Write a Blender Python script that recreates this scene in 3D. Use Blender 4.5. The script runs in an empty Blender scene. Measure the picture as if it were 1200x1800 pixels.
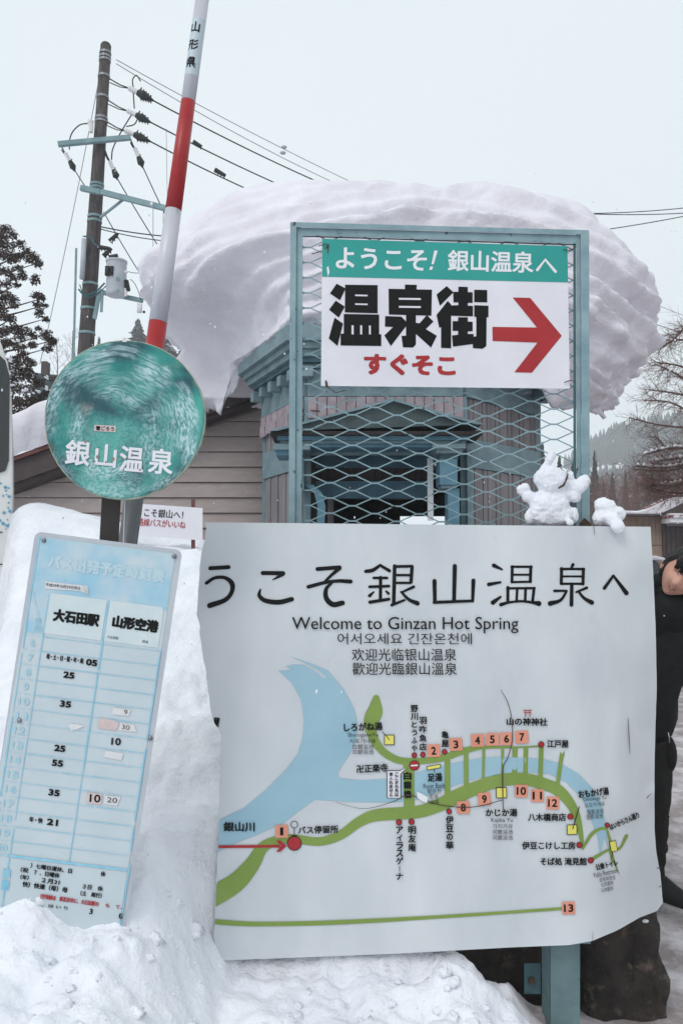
import bpy, bmesh, math, random
from mathutils import Vector, Matrix, noise, Euler
from mathutils.geometry import tessellate_polygon
random.seed(7)
R = math.radians
scene = bpy.context.scene
COL = scene.collection

# ------------------------------------------------------------------ camera, sky, sun, exposure
CAM_Z = 1.5; F = 1400.0; PITCH = math.atan(100 / F)
cd = bpy.data.cameras.new('camera'); cam = bpy.data.objects.new('camera', cd); COL.objects.link(cam)
cd.sensor_fit = 'HORIZONTAL'; cd.sensor_width = 36; cd.lens = 36 * F / 1200
cd.clip_start = .05; cd.clip_end = 3000
cam.location = (0, 0, CAM_Z); cam.rotation_euler = (R(90) + PITCH, 0, 0)
scene.camera = cam

SUN_EL, SUN_AZ = 48, 215      # a bright patch in the overcast, high behind the camera's left shoulder
w = bpy.data.worlds.new('World'); scene.world = w; w.use_nodes = True
nt = w.node_tree; nt.nodes.clear()
out = nt.nodes.new('ShaderNodeOutputWorld'); bg = nt.nodes.new('ShaderNodeBackground')
sky = nt.nodes.new('ShaderNodeTexSky'); sky.sky_type = 'NISHITA'; sky.sun_disc = False
sky.sun_elevation = R(SUN_EL); sky.sun_rotation = R(SUN_AZ); sky.air_density = 1.0; sky.dust_density = 3
tc = nt.nodes.new('ShaderNodeTexCoord'); ns = nt.nodes.new('ShaderNodeTexNoise'); ns.inputs['Scale'].default_value = 1.6
ns.inputs['Detail'].default_value = 5
cr = nt.nodes.new('ShaderNodeValToRGB')
cr.color_ramp.elements[0].position = .3; cr.color_ramp.elements[0].color = (7.7, 8.6, 9.0, 1)
cr.color_ramp.elements[1].position = .7; cr.color_ramp.elements[1].color = (8.4, 9.05, 9.35, 1)
mx = nt.nodes.new('ShaderNodeMix'); mx.data_type = 'RGBA'; mx.inputs[0].default_value = .93
nt.links.new(tc.outputs['Generated'], ns.inputs['Vector']); nt.links.new(ns.outputs['Fac'], cr.inputs['Fac'])
nt.links.new(sky.outputs[0], mx.inputs[6]); nt.links.new(cr.outputs[0], mx.inputs[7])
nt.links.new(mx.outputs[2], bg.inputs['Color']); bg.inputs['Strength'].default_value = .1
nt.links.new(bg.outputs[0], out.inputs[0])
sd = bpy.data.lights.new('sun', 'SUN'); sd.energy = 1.15; sd.angle = R(25); sd.color = (1, .97, .93)
so = bpy.data.objects.new('sun', sd); COL.objects.link(so)
d = Vector((math.sin(R(SUN_AZ)) * math.cos(R(SUN_EL)), math.cos(R(SUN_AZ)) * math.cos(R(SUN_EL)), math.sin(R(SUN_EL))))
so.rotation_euler = d.to_track_quat('Z', 'Y').to_euler(); so.location = (0, 0, 20)
vs = scene.view_settings
scene.cycles.volume_bounces = 5; scene.cycles.max_bounces = 12
scene.display_settings.display_device = 'sRGB'
vs.view_transform = 'Standard'; vs.look = 'None'; vs.exposure = 0.06; vs.gamma = 1; vs.use_curve_mapping = False

# ------------------------------------------------------------------ helpers
cp, sp = math.cos(PITCH), math.sin(PITCH)
def P(px, py, Y):
    """the point of the world at depth Y (metres in front of the lens) seen at photo position px, py"""
    u, v = (px - 600) / F, (900 - py) / F
    y, z = cp - v * sp, sp + v * cp
    t = Y / y
    return Vector((u * t, Y, CAM_Z + z * t))
def Xp(px, Y): return (px - 600) / F * Y
def Zp(py, Y): return P(600, py, Y).z
def lin(c):
    return tuple((x / 12.92 if x <= .04045 else ((x + .055) / 1.055) ** 2.4) for x in [v / 255 for v in c]) + (1,)
def sm(a, b, x):
    t = min(1, max(0, (x - a) / (b - a))); return t * t * (3 - 2 * t)
def interp(pts, x):
    if x <= pts[0][0]: return pts[0][1]
    for (a, fa), (b, fb) in zip(pts, pts[1:]):
        if x <= b: return fa + (fb - fa) * (x - a) / (b - a)
    return pts[-1][1]
def catmull(pts, n=6):
    if len(pts) < 3: return [Vector(p) for p in pts]
    p = [Vector(q) for q in pts]; p = [p[0] * 2 - p[1]] + p + [p[-1] * 2 - p[-2]]
    o = []
    for i in range(1, len(p) - 2):
        for k in range(n):
            t = k / n
            o.append(.5 * ((2 * p[i]) + (p[i + 1] - p[i - 1]) * t + (2 * p[i - 1] - 5 * p[i] + 4 * p[i + 1] - p[i + 2]) * t * t
                           + (3 * p[i] - p[i - 1] - 3 * p[i + 1] + p[i + 2]) * t ** 3))
    o.append(p[-2]); return o

class MB:
    def __init__(s): s.v = []; s.f = []; s.smooth = False
    def add(s, vs_, fs):
        b = len(s.v); s.v += [tuple(v) for v in vs_]; s.f += [tuple(i + b for i in f) for f in fs]; return s
    def box(s, lo, hi):
        (a, b, c), (d_, e, f) = lo, hi
        return s.add([(a, b, c), (d_, b, c), (d_, e, c), (a, e, c), (a, b, f), (d_, b, f), (d_, e, f), (a, e, f)],
                     [(0, 3, 2, 1), (4, 5, 6, 7), (0, 1, 5, 4), (1, 2, 6, 5), (2, 3, 7, 6), (3, 0, 4, 7)])
    def hexa(s, q0, q1):
        """two matching polygons joined into a solid"""
        n = len(q0)
        return s.add(list(q0) + list(q1), [tuple(range(n)), tuple(range(2 * n - 1, n - 1, -1))] +
                     [(i, n + i, n + (i + 1) % n, (i + 1) % n) for i in range(n)])
    def slab(s, a, b, z0, z1, o0, o1):
        """an upright slab along the ground segment a-b, from offset o0 to o1 along its outward normal"""
        a, b = Vector(a), Vector(b); t = (b - a).normalized(); n = Vector((t.y, -t.x))
        q = [a + n * o0, b + n * o0, b + n * o1, a + n * o1]
        return s.hexa([(p.x, p.y, z0) for p in q], [(p.x, p.y, z1) for p in q])
    def tube(s, path, rad, n=8, caps=True):
        path = [Vector(p) for p in path]; m = len(path); b = len(s.v)
        if not hasattr(rad, '__len__'): rad = [rad] * m
        up = Vector((0, 0, 1)); prev = None
        for i, p in enumerate(path):
            t = (path[min(i + 1, m - 1)] - path[max(i - 1, 0)])
            if t.length < 1e-9: t = Vector((0, 0, 1))
            t.normalize()
            if prev is None:
                ref = Vector((1, 0, 0)) if abs(t.x) < .8 else up
                prev = (ref - t * ref.dot(t)).normalized()
            prev = (prev - t * prev.dot(t)).normalized(); bi = t.cross(prev)
            for k in range(n):
                a = 2 * math.pi * k / n
                s.v.append(tuple(p + (prev * math.cos(a) + bi * math.sin(a)) * rad[i]))
        for i in range(m - 1):
            for k in range(n):
                s.f.append((b + i * n + k, b + i * n + (k + 1) % n, b + (i + 1) * n + (k + 1) % n, b + (i + 1) * n + k))
        if caps:
            s.f.append(tuple(b + k for k in range(n))[::-1]); s.f.append(tuple(b + (m - 1) * n + k for k in range(n)))
        return s
    def ball(s, c, r, seg=12, ring=8, f=None):
        c = Vector(c); r = Vector(r if hasattr(r, '__len__') else (r, r, r)); vs_ = []; fs = []
        for i in range(ring + 1):
            th = math.pi * i / ring
            for k in range(seg):
                a = 2 * math.pi * k / seg
                dd = Vector((math.sin(th) * math.cos(a), math.sin(th) * math.sin(a), math.cos(th)))
                q = f(dd) if f else 1
                vs_.append(c + Vector((dd.x * r.x, dd.y * r.y, dd.z * r.z)) * q)
        for i in range(ring):
            for k in range(seg):
                fs.append((i * seg + k, (i + 1) * seg + k, (i + 1) * seg + (k + 1) % seg, i * seg + (k + 1) % seg))
        return s.add(vs_, fs)
    def build(s, name, mat=None, parent=None, smooth=False, bevel=0, **props):
        me = bpy.data.meshes.new(name); me.from_pydata(s.v, [], s.f); me.validate()
        bm = bmesh.new(); bm.from_mesh(me)
        bmesh.ops.recalc_face_normals(bm, faces=bm.faces)
        if bevel: 
            bmesh.ops.remove_doubles(bm, verts=bm.verts, dist=1e-5)
            es = [e for e in bm.edges if len(e.link_faces) == 2 and e.calc_face_angle(0) > .5]
            bmesh.ops.bevel(bm, geom=es, offset=bevel, segments=2, affect='EDGES', profile=.5)
        bm.to_mesh(me); bm.free()
        if smooth:
            for p in me.polygons: p.use_smooth = True
        if mat: me.materials.append(mat)
        return link(name, me, parent, **props)
def link(name, me, parent=None, **props):
    o = bpy.data.objects.new(name, me); COL.objects.link(o)
    if parent: o.parent = parent
    for k, v in props.items(): o[k] = v
    return o
def thing(name, label, cat, group=None):
    o = bpy.data.objects.new(name, None); COL.objects.link(o); o.empty_display_size = .1
    o['label'] = label; o['category'] = cat
    if group: o['group'] = group
    return o
def base_at(t, p):
    """put the thing's Empty at its base while the parts stay where they were built"""
    t.location = p
    for c in t.children: c.matrix_parent_inverse = Matrix.Translation(-Vector(p))

# ------------------------------------------------------------------ materials
def nod(nt, kind, **kw):
    n = nt.nodes.new(kind)
    for k, v in kw.items():
        if k in n.inputs: n.inputs[k].default_value = v
        else: setattr(n, k, v)
    return n
def mat(name, c, c2=None, rough=.6, scale=6, detail=6, lo=.35, hi=.65, bump=0, bscale=40, metal=0, spec=.4, stretch=None,
        spots=None, spot_scale=14, spot_lo=.66, spot_hi=.7, coord='Object', rough2=None, dist=.01):
    m = bpy.data.materials.new(name); m.use_nodes = True; nt = m.node_tree
    b = nt.nodes['Principled BSDF']; b.inputs['Roughness'].default_value = rough; b.inputs['Metallic'].default_value = metal
    b.inputs['Specular IOR Level'].default_value = spec
    tc = nod(nt, 'ShaderNodeTexCoord'); mp = nod(nt, 'ShaderNodeMapping')
    if stretch: mp.inputs['Scale'].default_value = stretch
    nt.links.new(tc.outputs[coord], mp.inputs['Vector']); vec = mp.outputs[0]
    col = None
    if c2:
        n = nod(nt, 'ShaderNodeTexNoise', Scale=scale, Detail=detail, Roughness=.6); nt.links.new(vec, n.inputs['Vector'])
        r = nod(nt, 'ShaderNodeValToRGB'); e = r.color_ramp.elements
        e[0].position = lo; e[0].color = lin(c); e[1].position = hi; e[1].color = lin(c2)
        nt.links.new(n.outputs['Fac'], r.inputs['Fac']); col = r.outputs[0]
        if rough2 is not None:
            rr = nod(nt, 'ShaderNodeMapRange'); rr.inputs[1].default_value = lo; rr.inputs[2].default_value = hi
            rr.inputs[3].default_value = rough; rr.inputs[4].default_value = rough2
            nt.links.new(n.outputs['Fac'], rr.inputs[0]); nt.links.new(rr.outputs[0], b.inputs['Roughness'])
    if spots:
        n2 = nod(nt, 'ShaderNodeTexNoise', Scale=spot_scale, Detail=8, Roughness=.65); nt.links.new(vec, n2.inputs['Vector'])
        r2 = nod(nt, 'ShaderNodeMapRange'); r2.inputs[1].default_value = spot_lo; r2.inputs[2].default_value = spot_hi
        nt.links.new(n2.outputs['Fac'], r2.inputs[0])
        mi = nod(nt, 'ShaderNodeMix', data_type='RGBA'); nt.links.new(r2.outputs[0], mi.inputs[0])
        if col: nt.links.new(col, mi.inputs[6])
        else: mi.inputs[6].default_value = lin(c)
        mi.inputs[7].default_value = lin(spots); col = mi.outputs[2]
    if col: nt.links.new(col, b.inputs['Base Color'])
    else: b.inputs['Base Color'].default_value = lin(c)
    if bump:
        n3 = nod(nt, 'ShaderNodeTexNoise', Scale=bscale, Detail=8, Roughness=.65); nt.links.new(vec, n3.inputs['Vector'])
        bp = nod(nt, 'ShaderNodeBump', Strength=bump, Distance=dist); nt.links.new(n3.outputs['Fac'], bp.inputs['Height'])
        nt.links.new(bp.outputs[0], b.inputs['Normal'])
    return m

M = {}
HAZE = .0017
M['teal'] = mat('teal_paint', (118, 146, 154), (142, 167, 174), .55, 9, spots=(66, 56, 50), spot_scale=26, spot_lo=.635, spot_hi=.67, bump=.25, bscale=60)
M['teal_shaded'] = mat('shaded_teal_paint', (88, 112, 116), (108, 132, 134), .65, 7, spots=(78, 60, 50), spot_scale=18, spot_lo=.62, spot_hi=.68, bump=.25, bscale=60)  # shade under the map board put into the teal; brown spots are chips
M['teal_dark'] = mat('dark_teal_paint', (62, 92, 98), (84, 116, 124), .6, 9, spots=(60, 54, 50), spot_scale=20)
M['trim'] = mat('blue_green_trim_paint', (100, 123, 131), (124, 145, 151), .6, 5, spots=(120, 110, 100), spot_scale=9, spot_lo=.68, spot_hi=.75, bump=.3, bscale=30)
M['trim_blue'] = mat('blue_trim_paint', (74, 112, 130), (92, 132, 150), .6, 5, bump=.2)
M['slate'] = mat('grey_green_slate', (58, 72, 74), (74, 88, 90), .7, 7)
M['lilac'] = mat('pinkish_shingle_wood', (142, 128, 136), (166, 152, 158), .75, 12, bump=.3)
M['brown_plank'] = mat('brown_plank', (116, 112, 115), (138, 133, 135), .75, 8, stretch=(1, 1, .15), bump=.25)
M['beige'] = mat('beige_siding', (176, 163, 160), (188, 175, 171), .7, 5, stretch=(1, 1, 3), bump=.1)
M['fascia'] = mat('brown_fascia', (62, 53, 54), (78, 66, 66), .65, 7)
M['redbrown'] = mat('red_brown_flashing', (92, 56, 56), (116, 70, 66), .5, 9)
M['red_roof'] = mat('red_sheet_roof', (130, 56, 58), (150, 84, 84), .5, 4, spots=(225, 225, 230), spot_scale=5, spot_lo=.5, spot_hi=.55)
M['tan'] = mat('tan_wall', (140, 118, 104), (156, 134, 120), .75, 4, bump=.1)
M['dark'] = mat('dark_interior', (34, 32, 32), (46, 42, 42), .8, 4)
M['black'] = mat('black_ink', (14, 14, 14), rough=.5, spec=.2)
M['ink'] = mat('worn_black_ink', (14, 14, 14), rough=.5, spec=.2)
M['red'] = mat('red_ink', (160, 32, 38), (170, 42, 46), .45, 8)
M['sign_white'] = mat('sign_white', (216, 214, 222), (226, 224, 230), .4, 4, spots=(150, 146, 150), spot_scale=30, spot_lo=.72, spot_hi=.76)
M['sign_teal'] = mat('sign_teal', (36, 146, 138), (44, 154, 146), .4, 4)
M['white'] = mat('white_vinyl', (226, 226, 230), rough=.45)
M['board'] = mat('map_board_enamel', (192, 197, 202), (213, 216, 219), .26, 2.0, detail=9, lo=.3, hi=.7, rough2=.5, stretch=(1.6, 1, .7),
                 spots=(160, 164, 168), spot_scale=6, spot_lo=.66, spot_hi=.9, bump=.06, bscale=4, dist=.05)
M['edge'] = mat('rusty_edge', (92, 70, 58), (60, 50, 46), .8, 30)
M['river'] = mat('map_river_blue', (146, 182, 198), (154, 188, 202), .35, 5)
M['road'] = mat('map_road_green', (120, 144, 66), (130, 152, 74), .4, 6)
M['sticker'] = mat('orange_sticker', (214, 140, 116), (222, 150, 128), .55, 7)
M['yellow'] = mat('yellow_print', (222, 214, 104), rough=.45)
M['tt'] = mat('timetable_panel', (186, 198, 204), (196, 206, 211), .42, 5, bump=.04)
M['tt_back'] = mat('timetable_edge_metal', (176, 182, 190), (190, 195, 200), .4, 5, metal=.3)
M['tt_blue'] = mat('faded_blue_print', (150, 192, 212), (190, 204, 211), .45, 9, detail=8, lo=.38, hi=.66)
M['line_blue'] = mat('cyan_line_print', (118, 188, 214), (156, 202, 220), .45, 24)
M['pale_print'] = mat('faded_pale_print', (196, 208, 212), (204, 214, 216), .45, 20)
M['ghost'] = mat('faded_numeral_print', (160, 200, 214), rough=.45)
M['tape'] = mat('old_pink_tape', (196, 176, 176), (206, 190, 188), .5, 30)
M['tape_white'] = mat('old_white_tape', (206, 206, 208), (214, 214, 214), .5, 30)
M['steel'] = mat('steel', (150, 152, 156), (120, 120, 124), .3, 30, metal=.9)
M['alu'] = mat('worn_white_pole_paint', (196, 196, 204), (178, 178, 190), .35, 12, stretch=(1, 1, .12), spots=(128, 124, 130), spot_scale=18, spot_lo=.6, spot_hi=.72, spec=.6)
M['pole_red'] = mat('red_pole_tape', (152, 28, 34), (166, 40, 44), .4, 10)
M['pole_grey'] = mat('grey_steel_tube', (88, 90, 96), (108, 110, 114), .4, 9, metal=.4)
M['post'] = mat('dark_brown_post', (46, 40, 40), (58, 50, 48), .55, 12)
M['concrete'] = mat('weathered_utility_pole', (56, 51, 51), (88, 81, 80), .85, 6, stretch=(3, 3, .5), spots=(136, 128, 124), spot_scale=5, spot_lo=.62, spot_hi=.72, bump=.3)
M['galv'] = mat('green_grey_crossarm', (104, 132, 138), (126, 150, 154), .5, 6)
M['porcelain'] = mat('porcelain', (214, 212, 214), rough=.3)
M['rubber'] = mat('black_cover', (28, 32, 32), rough=.55)
M['cable'] = mat('black_cable', (42, 44, 48), rough=.5)
M['wire_pale'] = mat('grey_wire', (128, 128, 134), rough=.5)
M['can'] = mat('grey_transformer_paint', (160, 164, 172), (174, 178, 184), .45, 6)
M['cable_blue'] = mat('teal_cable', (44, 92, 102), rough=.5)
M['van'] = mat('white_van_paint', (212, 212, 210), (220, 220, 218), .25, 3, spec=.6)
M['glass'] = mat('dark_glass', (22, 26, 30), rough=.08, spec=.8)
M['flake_blue'] = mat('blue_decal', (84, 156, 184), rough=.4)
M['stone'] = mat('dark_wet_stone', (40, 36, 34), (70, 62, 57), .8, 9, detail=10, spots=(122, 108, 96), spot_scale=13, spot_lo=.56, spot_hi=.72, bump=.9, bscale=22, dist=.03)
M['bark'] = mat('bark', (66, 52, 48), (88, 72, 66), .9, 8, bump=.5)
M['sugi'] = mat('winter_cedar_foliage', (50, 36, 32), (74, 54, 48), .9, 5)
M['sugi_green'] = mat('dark_cedar_foliage', (40, 46, 46), (62, 62, 60), .9, 5)
M['larch'] = mat('larch_twig', (92, 66, 62), (118, 88, 80), .9, 5)
M['forest'] = mat('far_forest_foliage', (52, 66, 64), (92, 92, 92), .95, .05, spots=(190, 196, 204), spot_scale=.25, spot_lo=.56, spot_hi=.62)
M['forest_far'] = mat('mountain_forest_foliage', (34, 48, 50), (62, 72, 74), .95, .05, spots=(150, 160, 168), spot_scale=.12, spot_lo=.6, spot_hi=.66)
M['cloth'] = mat('black_jacket_cloth', (13, 15, 16), (24, 28, 29), .85, 20, bump=.4, bscale=30)
M['trouser'] = mat('dark_trousers_cloth', (16, 15, 15), (26, 25, 24), .9, 25, bump=.4, bscale=40)
M['boot'] = mat('boot_rubber', (13, 13, 14), (22, 22, 22), .75, 25)
M['skin'] = mat('skin', (206, 152, 132), (216, 166, 146), .5, 12)
M['skin_red'] = mat('flushed_skin', (186, 112, 100), rough=.5)
M['hair'] = mat('black_hair', (24, 21, 21), (38, 33, 32), .5, 60, stretch=(1, 1, .1), bump=.5, bscale=90)
M['hood_blue'] = mat('slate_blue_cap', (50, 64, 72), (62, 78, 86), .8, 20)
M['car_paint'] = mat('blue_grey_car_paint', (70, 86, 94), rough=.25)

def snow_mat(name, dirt=False, c=(228, 230, 238), c2=(238, 239, 244), bs=(5, 16, 70), bd=(.06, .008, .0014), rot=None):
    m = bpy.data.materials.new(name); m.use_nodes = True; nt = m.node_tree; b = nt.nodes['Principled BSDF']
    b.inputs['Roughness'].default_value = .75; b.inputs['Specular IOR Level'].default_value = .25
    tc = nod(nt, 'ShaderNodeTexCoord')
    n = nod(nt, 'ShaderNodeTexNoise', Scale=3.0, Detail=6); nt.links.new(tc.outputs['Object'], n.inputs['Vector'])
    r = nod(nt, 'ShaderNodeValToRGB'); e = r.color_ramp.elements; e[0].position = .35; e[1].position = .65
    e[0].color = lin(c); e[1].color = lin(c2); nt.links.new(n.outputs['Fac'], r.inputs['Fac']); col = r.outputs[0]
    if dirt:
        a = nod(nt, 'ShaderNodeAttribute', attribute_name='dirt')
        n2 = nod(nt, 'ShaderNodeTexNoise', Scale=4.0, Detail=9, Roughness=.7); nt.links.new(tc.outputs['Object'], n2.inputs['Vector'])
        r2 = nod(nt, 'ShaderNodeValToRGB'); e = r2.color_ramp.elements; e[0].position = .42; e[1].position = .62
        e[0].color = lin((150, 140, 140)); e[1].color = lin((206, 200, 204)); nt.links.new(n2.outputs['Fac'], r2.inputs['Fac'])
        mi = nod(nt, 'ShaderNodeMix', data_type='RGBA'); nt.links.new(a.outputs['Fac'], mi.inputs[0])
        nt.links.new(col, mi.inputs[6]); nt.links.new(r2.outputs[0], mi.inputs[7]); col = mi.outputs[2]
    nt.links.new(col, b.inputs['Base Color'])
    prev = None
    for s_, d_ in zip(bs, bd):
        n3 = nod(nt, 'ShaderNodeTexNoise', Scale=s_, Detail=5, Roughness=.6); nt.links.new(tc.outputs['Object'], n3.inputs['Vector'])
        bp = nod(nt, 'ShaderNodeBump', Strength=.6, Distance=d_); nt.links.new(n3.outputs['Fac'], bp.inputs['Height'])
        if prev: nt.links.new(prev, bp.inputs['Normal'])
        prev = bp.outputs[0]
    nt.links.new(prev, b.inputs['Normal'])
    return m
M['snow'] = snow_mat('snow', True)
M['snow_roof'] = snow_mat('roof_snow', bs=(3, 9, 50), bd=(.08, .007, .0008), c=(216, 212, 220), c2=(227, 224, 231))
M['snow_clod'] = snow_mat('snow_clod', bs=(8, 40, 160), bd=(.02, .006, .0015))
M['snow_small'] = snow_mat('packed_snow', bs=(18, 70, 260), bd=(.012, .006, .002))
M['snow_far'] = snow_mat('far_snow', bs=(2, 9, 30), bd=(.05, .02, .01))

# weathered teal enamel of the round sign: rings of rubbed white scratches, dark blotches, dark rim
def disc_mat():
    m = bpy.data.materials.new('weathered_teal_enamel'); m.use_nodes = True; nt = m.node_tree; b = nt.nodes['Principled BSDF']
    b.inputs['Roughness'].default_value = .5
    tc = nod(nt, 'ShaderNodeTexCoord'); O = tc.outputs['Object']; L = nt.links.new
    base = nod(nt, 'ShaderNodeTexNoise', Scale=7.0, Detail=5); L(O, base.inputs['Vector'])
    r0 = nod(nt, 'ShaderNodeValToRGB'); e = r0.color_ramp.elements
    e[0].position = .40; e[0].color = lin((18, 76, 84)); e[1].position = .50; e[1].color = lin((30, 124, 120))
    x = r0.color_ramp.elements.new(.68); x.color = lin((64, 158, 146)); L(base.outputs['Fac'], r0.inputs['Fac'])
    # distance from the middle, warped
    sep = nod(nt, 'ShaderNodeVectorMath', operation='LENGTH'); wp = nod(nt, 'ShaderNodeTexNoise', Scale=5.0, Detail=4); L(O, wp.inputs['Vector'])
    ad = nod(nt, 'ShaderNodeVectorMath', operation='MULTIPLY_ADD'); L(wp.outputs['Color'], ad.inputs[0]); ad.inputs[1].default_value = (.07, .07, .07); L(O, ad.inputs[2])
    L(ad.outputs[0], sep.inputs[0])
    ring = nod(nt, 'ShaderNodeValToRGB'); e = ring.color_ramp.elements; ring.color_ramp.interpolation = 'EASE'
    e[0].position = .0; e[0].color = (.1, .1, .1, 1); e[1].position = 1.0; e[1].color = (0, 0, 0, 1)
    for p_, c_ in ((.30, .25), (.42, .95), (.54, .35), (.66, .6), (.80, 1), (.92, .9), (.985, .0)):
        q = ring.color_ramp.elements.new(p_); q.color = (c_, c_, c_, 1)
    sc = nod(nt, 'ShaderNodeMath', operation='MULTIPLY'); sc.inputs[1].default_value = 1 / .27; L(sep.outputs['Value'], sc.inputs[0]); L(sc.outputs[0], ring.inputs['Fac'])
    big = nod(nt, 'ShaderNodeTexNoise', Scale=9.0, Detail=4); L(O, big.inputs['Vector'])
    fine = nod(nt, 'ShaderNodeTexNoise', Scale=1.0, Detail=5, Roughness=.7)
    sx = nod(nt, 'ShaderNodeSeparateXYZ'); L(ad.outputs[0], sx.inputs[0]); an = nod(nt, 'ShaderNodeMath', operation='ARCTAN2'); L(sx.outputs['Z'], an.inputs[0]); L(sx.outputs['X'], an.inputs[1])
    a9 = nod(nt, 'ShaderNodeMath', operation='MULTIPLY'); a9.inputs[1].default_value = 9; L(an.outputs[0], a9.inputs[0])
    r9 = nod(nt, 'ShaderNodeMath', operation='MULTIPLY'); r9.inputs[1].default_value = 150; L(sep.outputs['Value'], r9.inputs[0])
    cx = nod(nt, 'ShaderNodeCombineXYZ'); L(a9.outputs[0], cx.inputs[0]); L(r9.outputs[0], cx.inputs[1])
    m9 = nod(nt, 'ShaderNodeVectorMath', operation='MULTIPLY_ADD'); L(O, m9.inputs[0]); m9.inputs[1].default_value = (45, 45, 45); L(cx.outputs[0], m9.inputs[2]); L(m9.outputs[0], fine.inputs['Vector'])
    s1 = nod(nt, 'ShaderNodeMapRange'); s1.inputs[1].default_value = .38; s1.inputs[2].default_value = .56; L(big.outputs['Fac'], s1.inputs[0])
    s2 = nod(nt, 'ShaderNodeMapRange'); s2.inputs[1].default_value = .45; s2.inputs[2].default_value = .55; L(fine.outputs['Fac'], s2.inputs[0])
    m1 = nod(nt, 'ShaderNodeMath', operation='MULTIPLY'); L(s1.outputs[0], m1.inputs[0]); L(ring.outputs[0], m1.inputs[1])
    a1 = nod(nt, 'ShaderNodeMath', operation='MULTIPLY_ADD'); L(s2.outputs[0], a1.inputs[0]); a1.inputs[1].default_value = .85; a1.inputs[2].default_value = .15
    m2 = nod(nt, 'ShaderNodeMath', operation='MULTIPLY', use_clamp=True); L(m1.outputs[0], m2.inputs[0]); L(a1.outputs[0], m2.inputs[1])
    mi = nod(nt, 'ShaderNodeMix', data_type='RGBA'); L(m2.outputs[0], mi.inputs[0]); L(r0.outputs[0], mi.inputs[6]); mi.inputs[7].default_value = lin((178, 206, 210))
    # rusty brown stains
    st = nod(nt, 'ShaderNodeTexNoise', Scale=6.3, Detail=6, Roughness=.6); mpp = nod(nt, 'ShaderNodeMapping'); mpp.inputs['Location'].default_value = (3.1, 7.7, 1.3)
    L(O, mpp.inputs['Vector']); L(mpp.outputs[0], st.inputs['Vector'])
    s3 = nod(nt, 'ShaderNodeMapRange'); s3.inputs[1].default_value = .63; s3.inputs[2].default_value = .74; s3.inputs[4].default_value = .6; L(st.outputs['Fac'], s3.inputs[0])
    mi2 = nod(nt, 'ShaderNodeMix', data_type='RGBA'); L(s3.outputs[0], mi2.inputs[0]); L(mi.outputs[2], mi2.inputs[6]); mi2.inputs[7].default_value = lin((150, 138, 126))
    L(mi2.outputs[2], b.inputs['Base Color'])
    bp = nod(nt, 'ShaderNodeBump', Strength=.25, Distance=.004); L(m2.outputs[0], bp.inputs['Height']); L(bp.outputs[0], b.inputs['Normal'])
    return m
M['disc'] = disc_mat()

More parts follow.
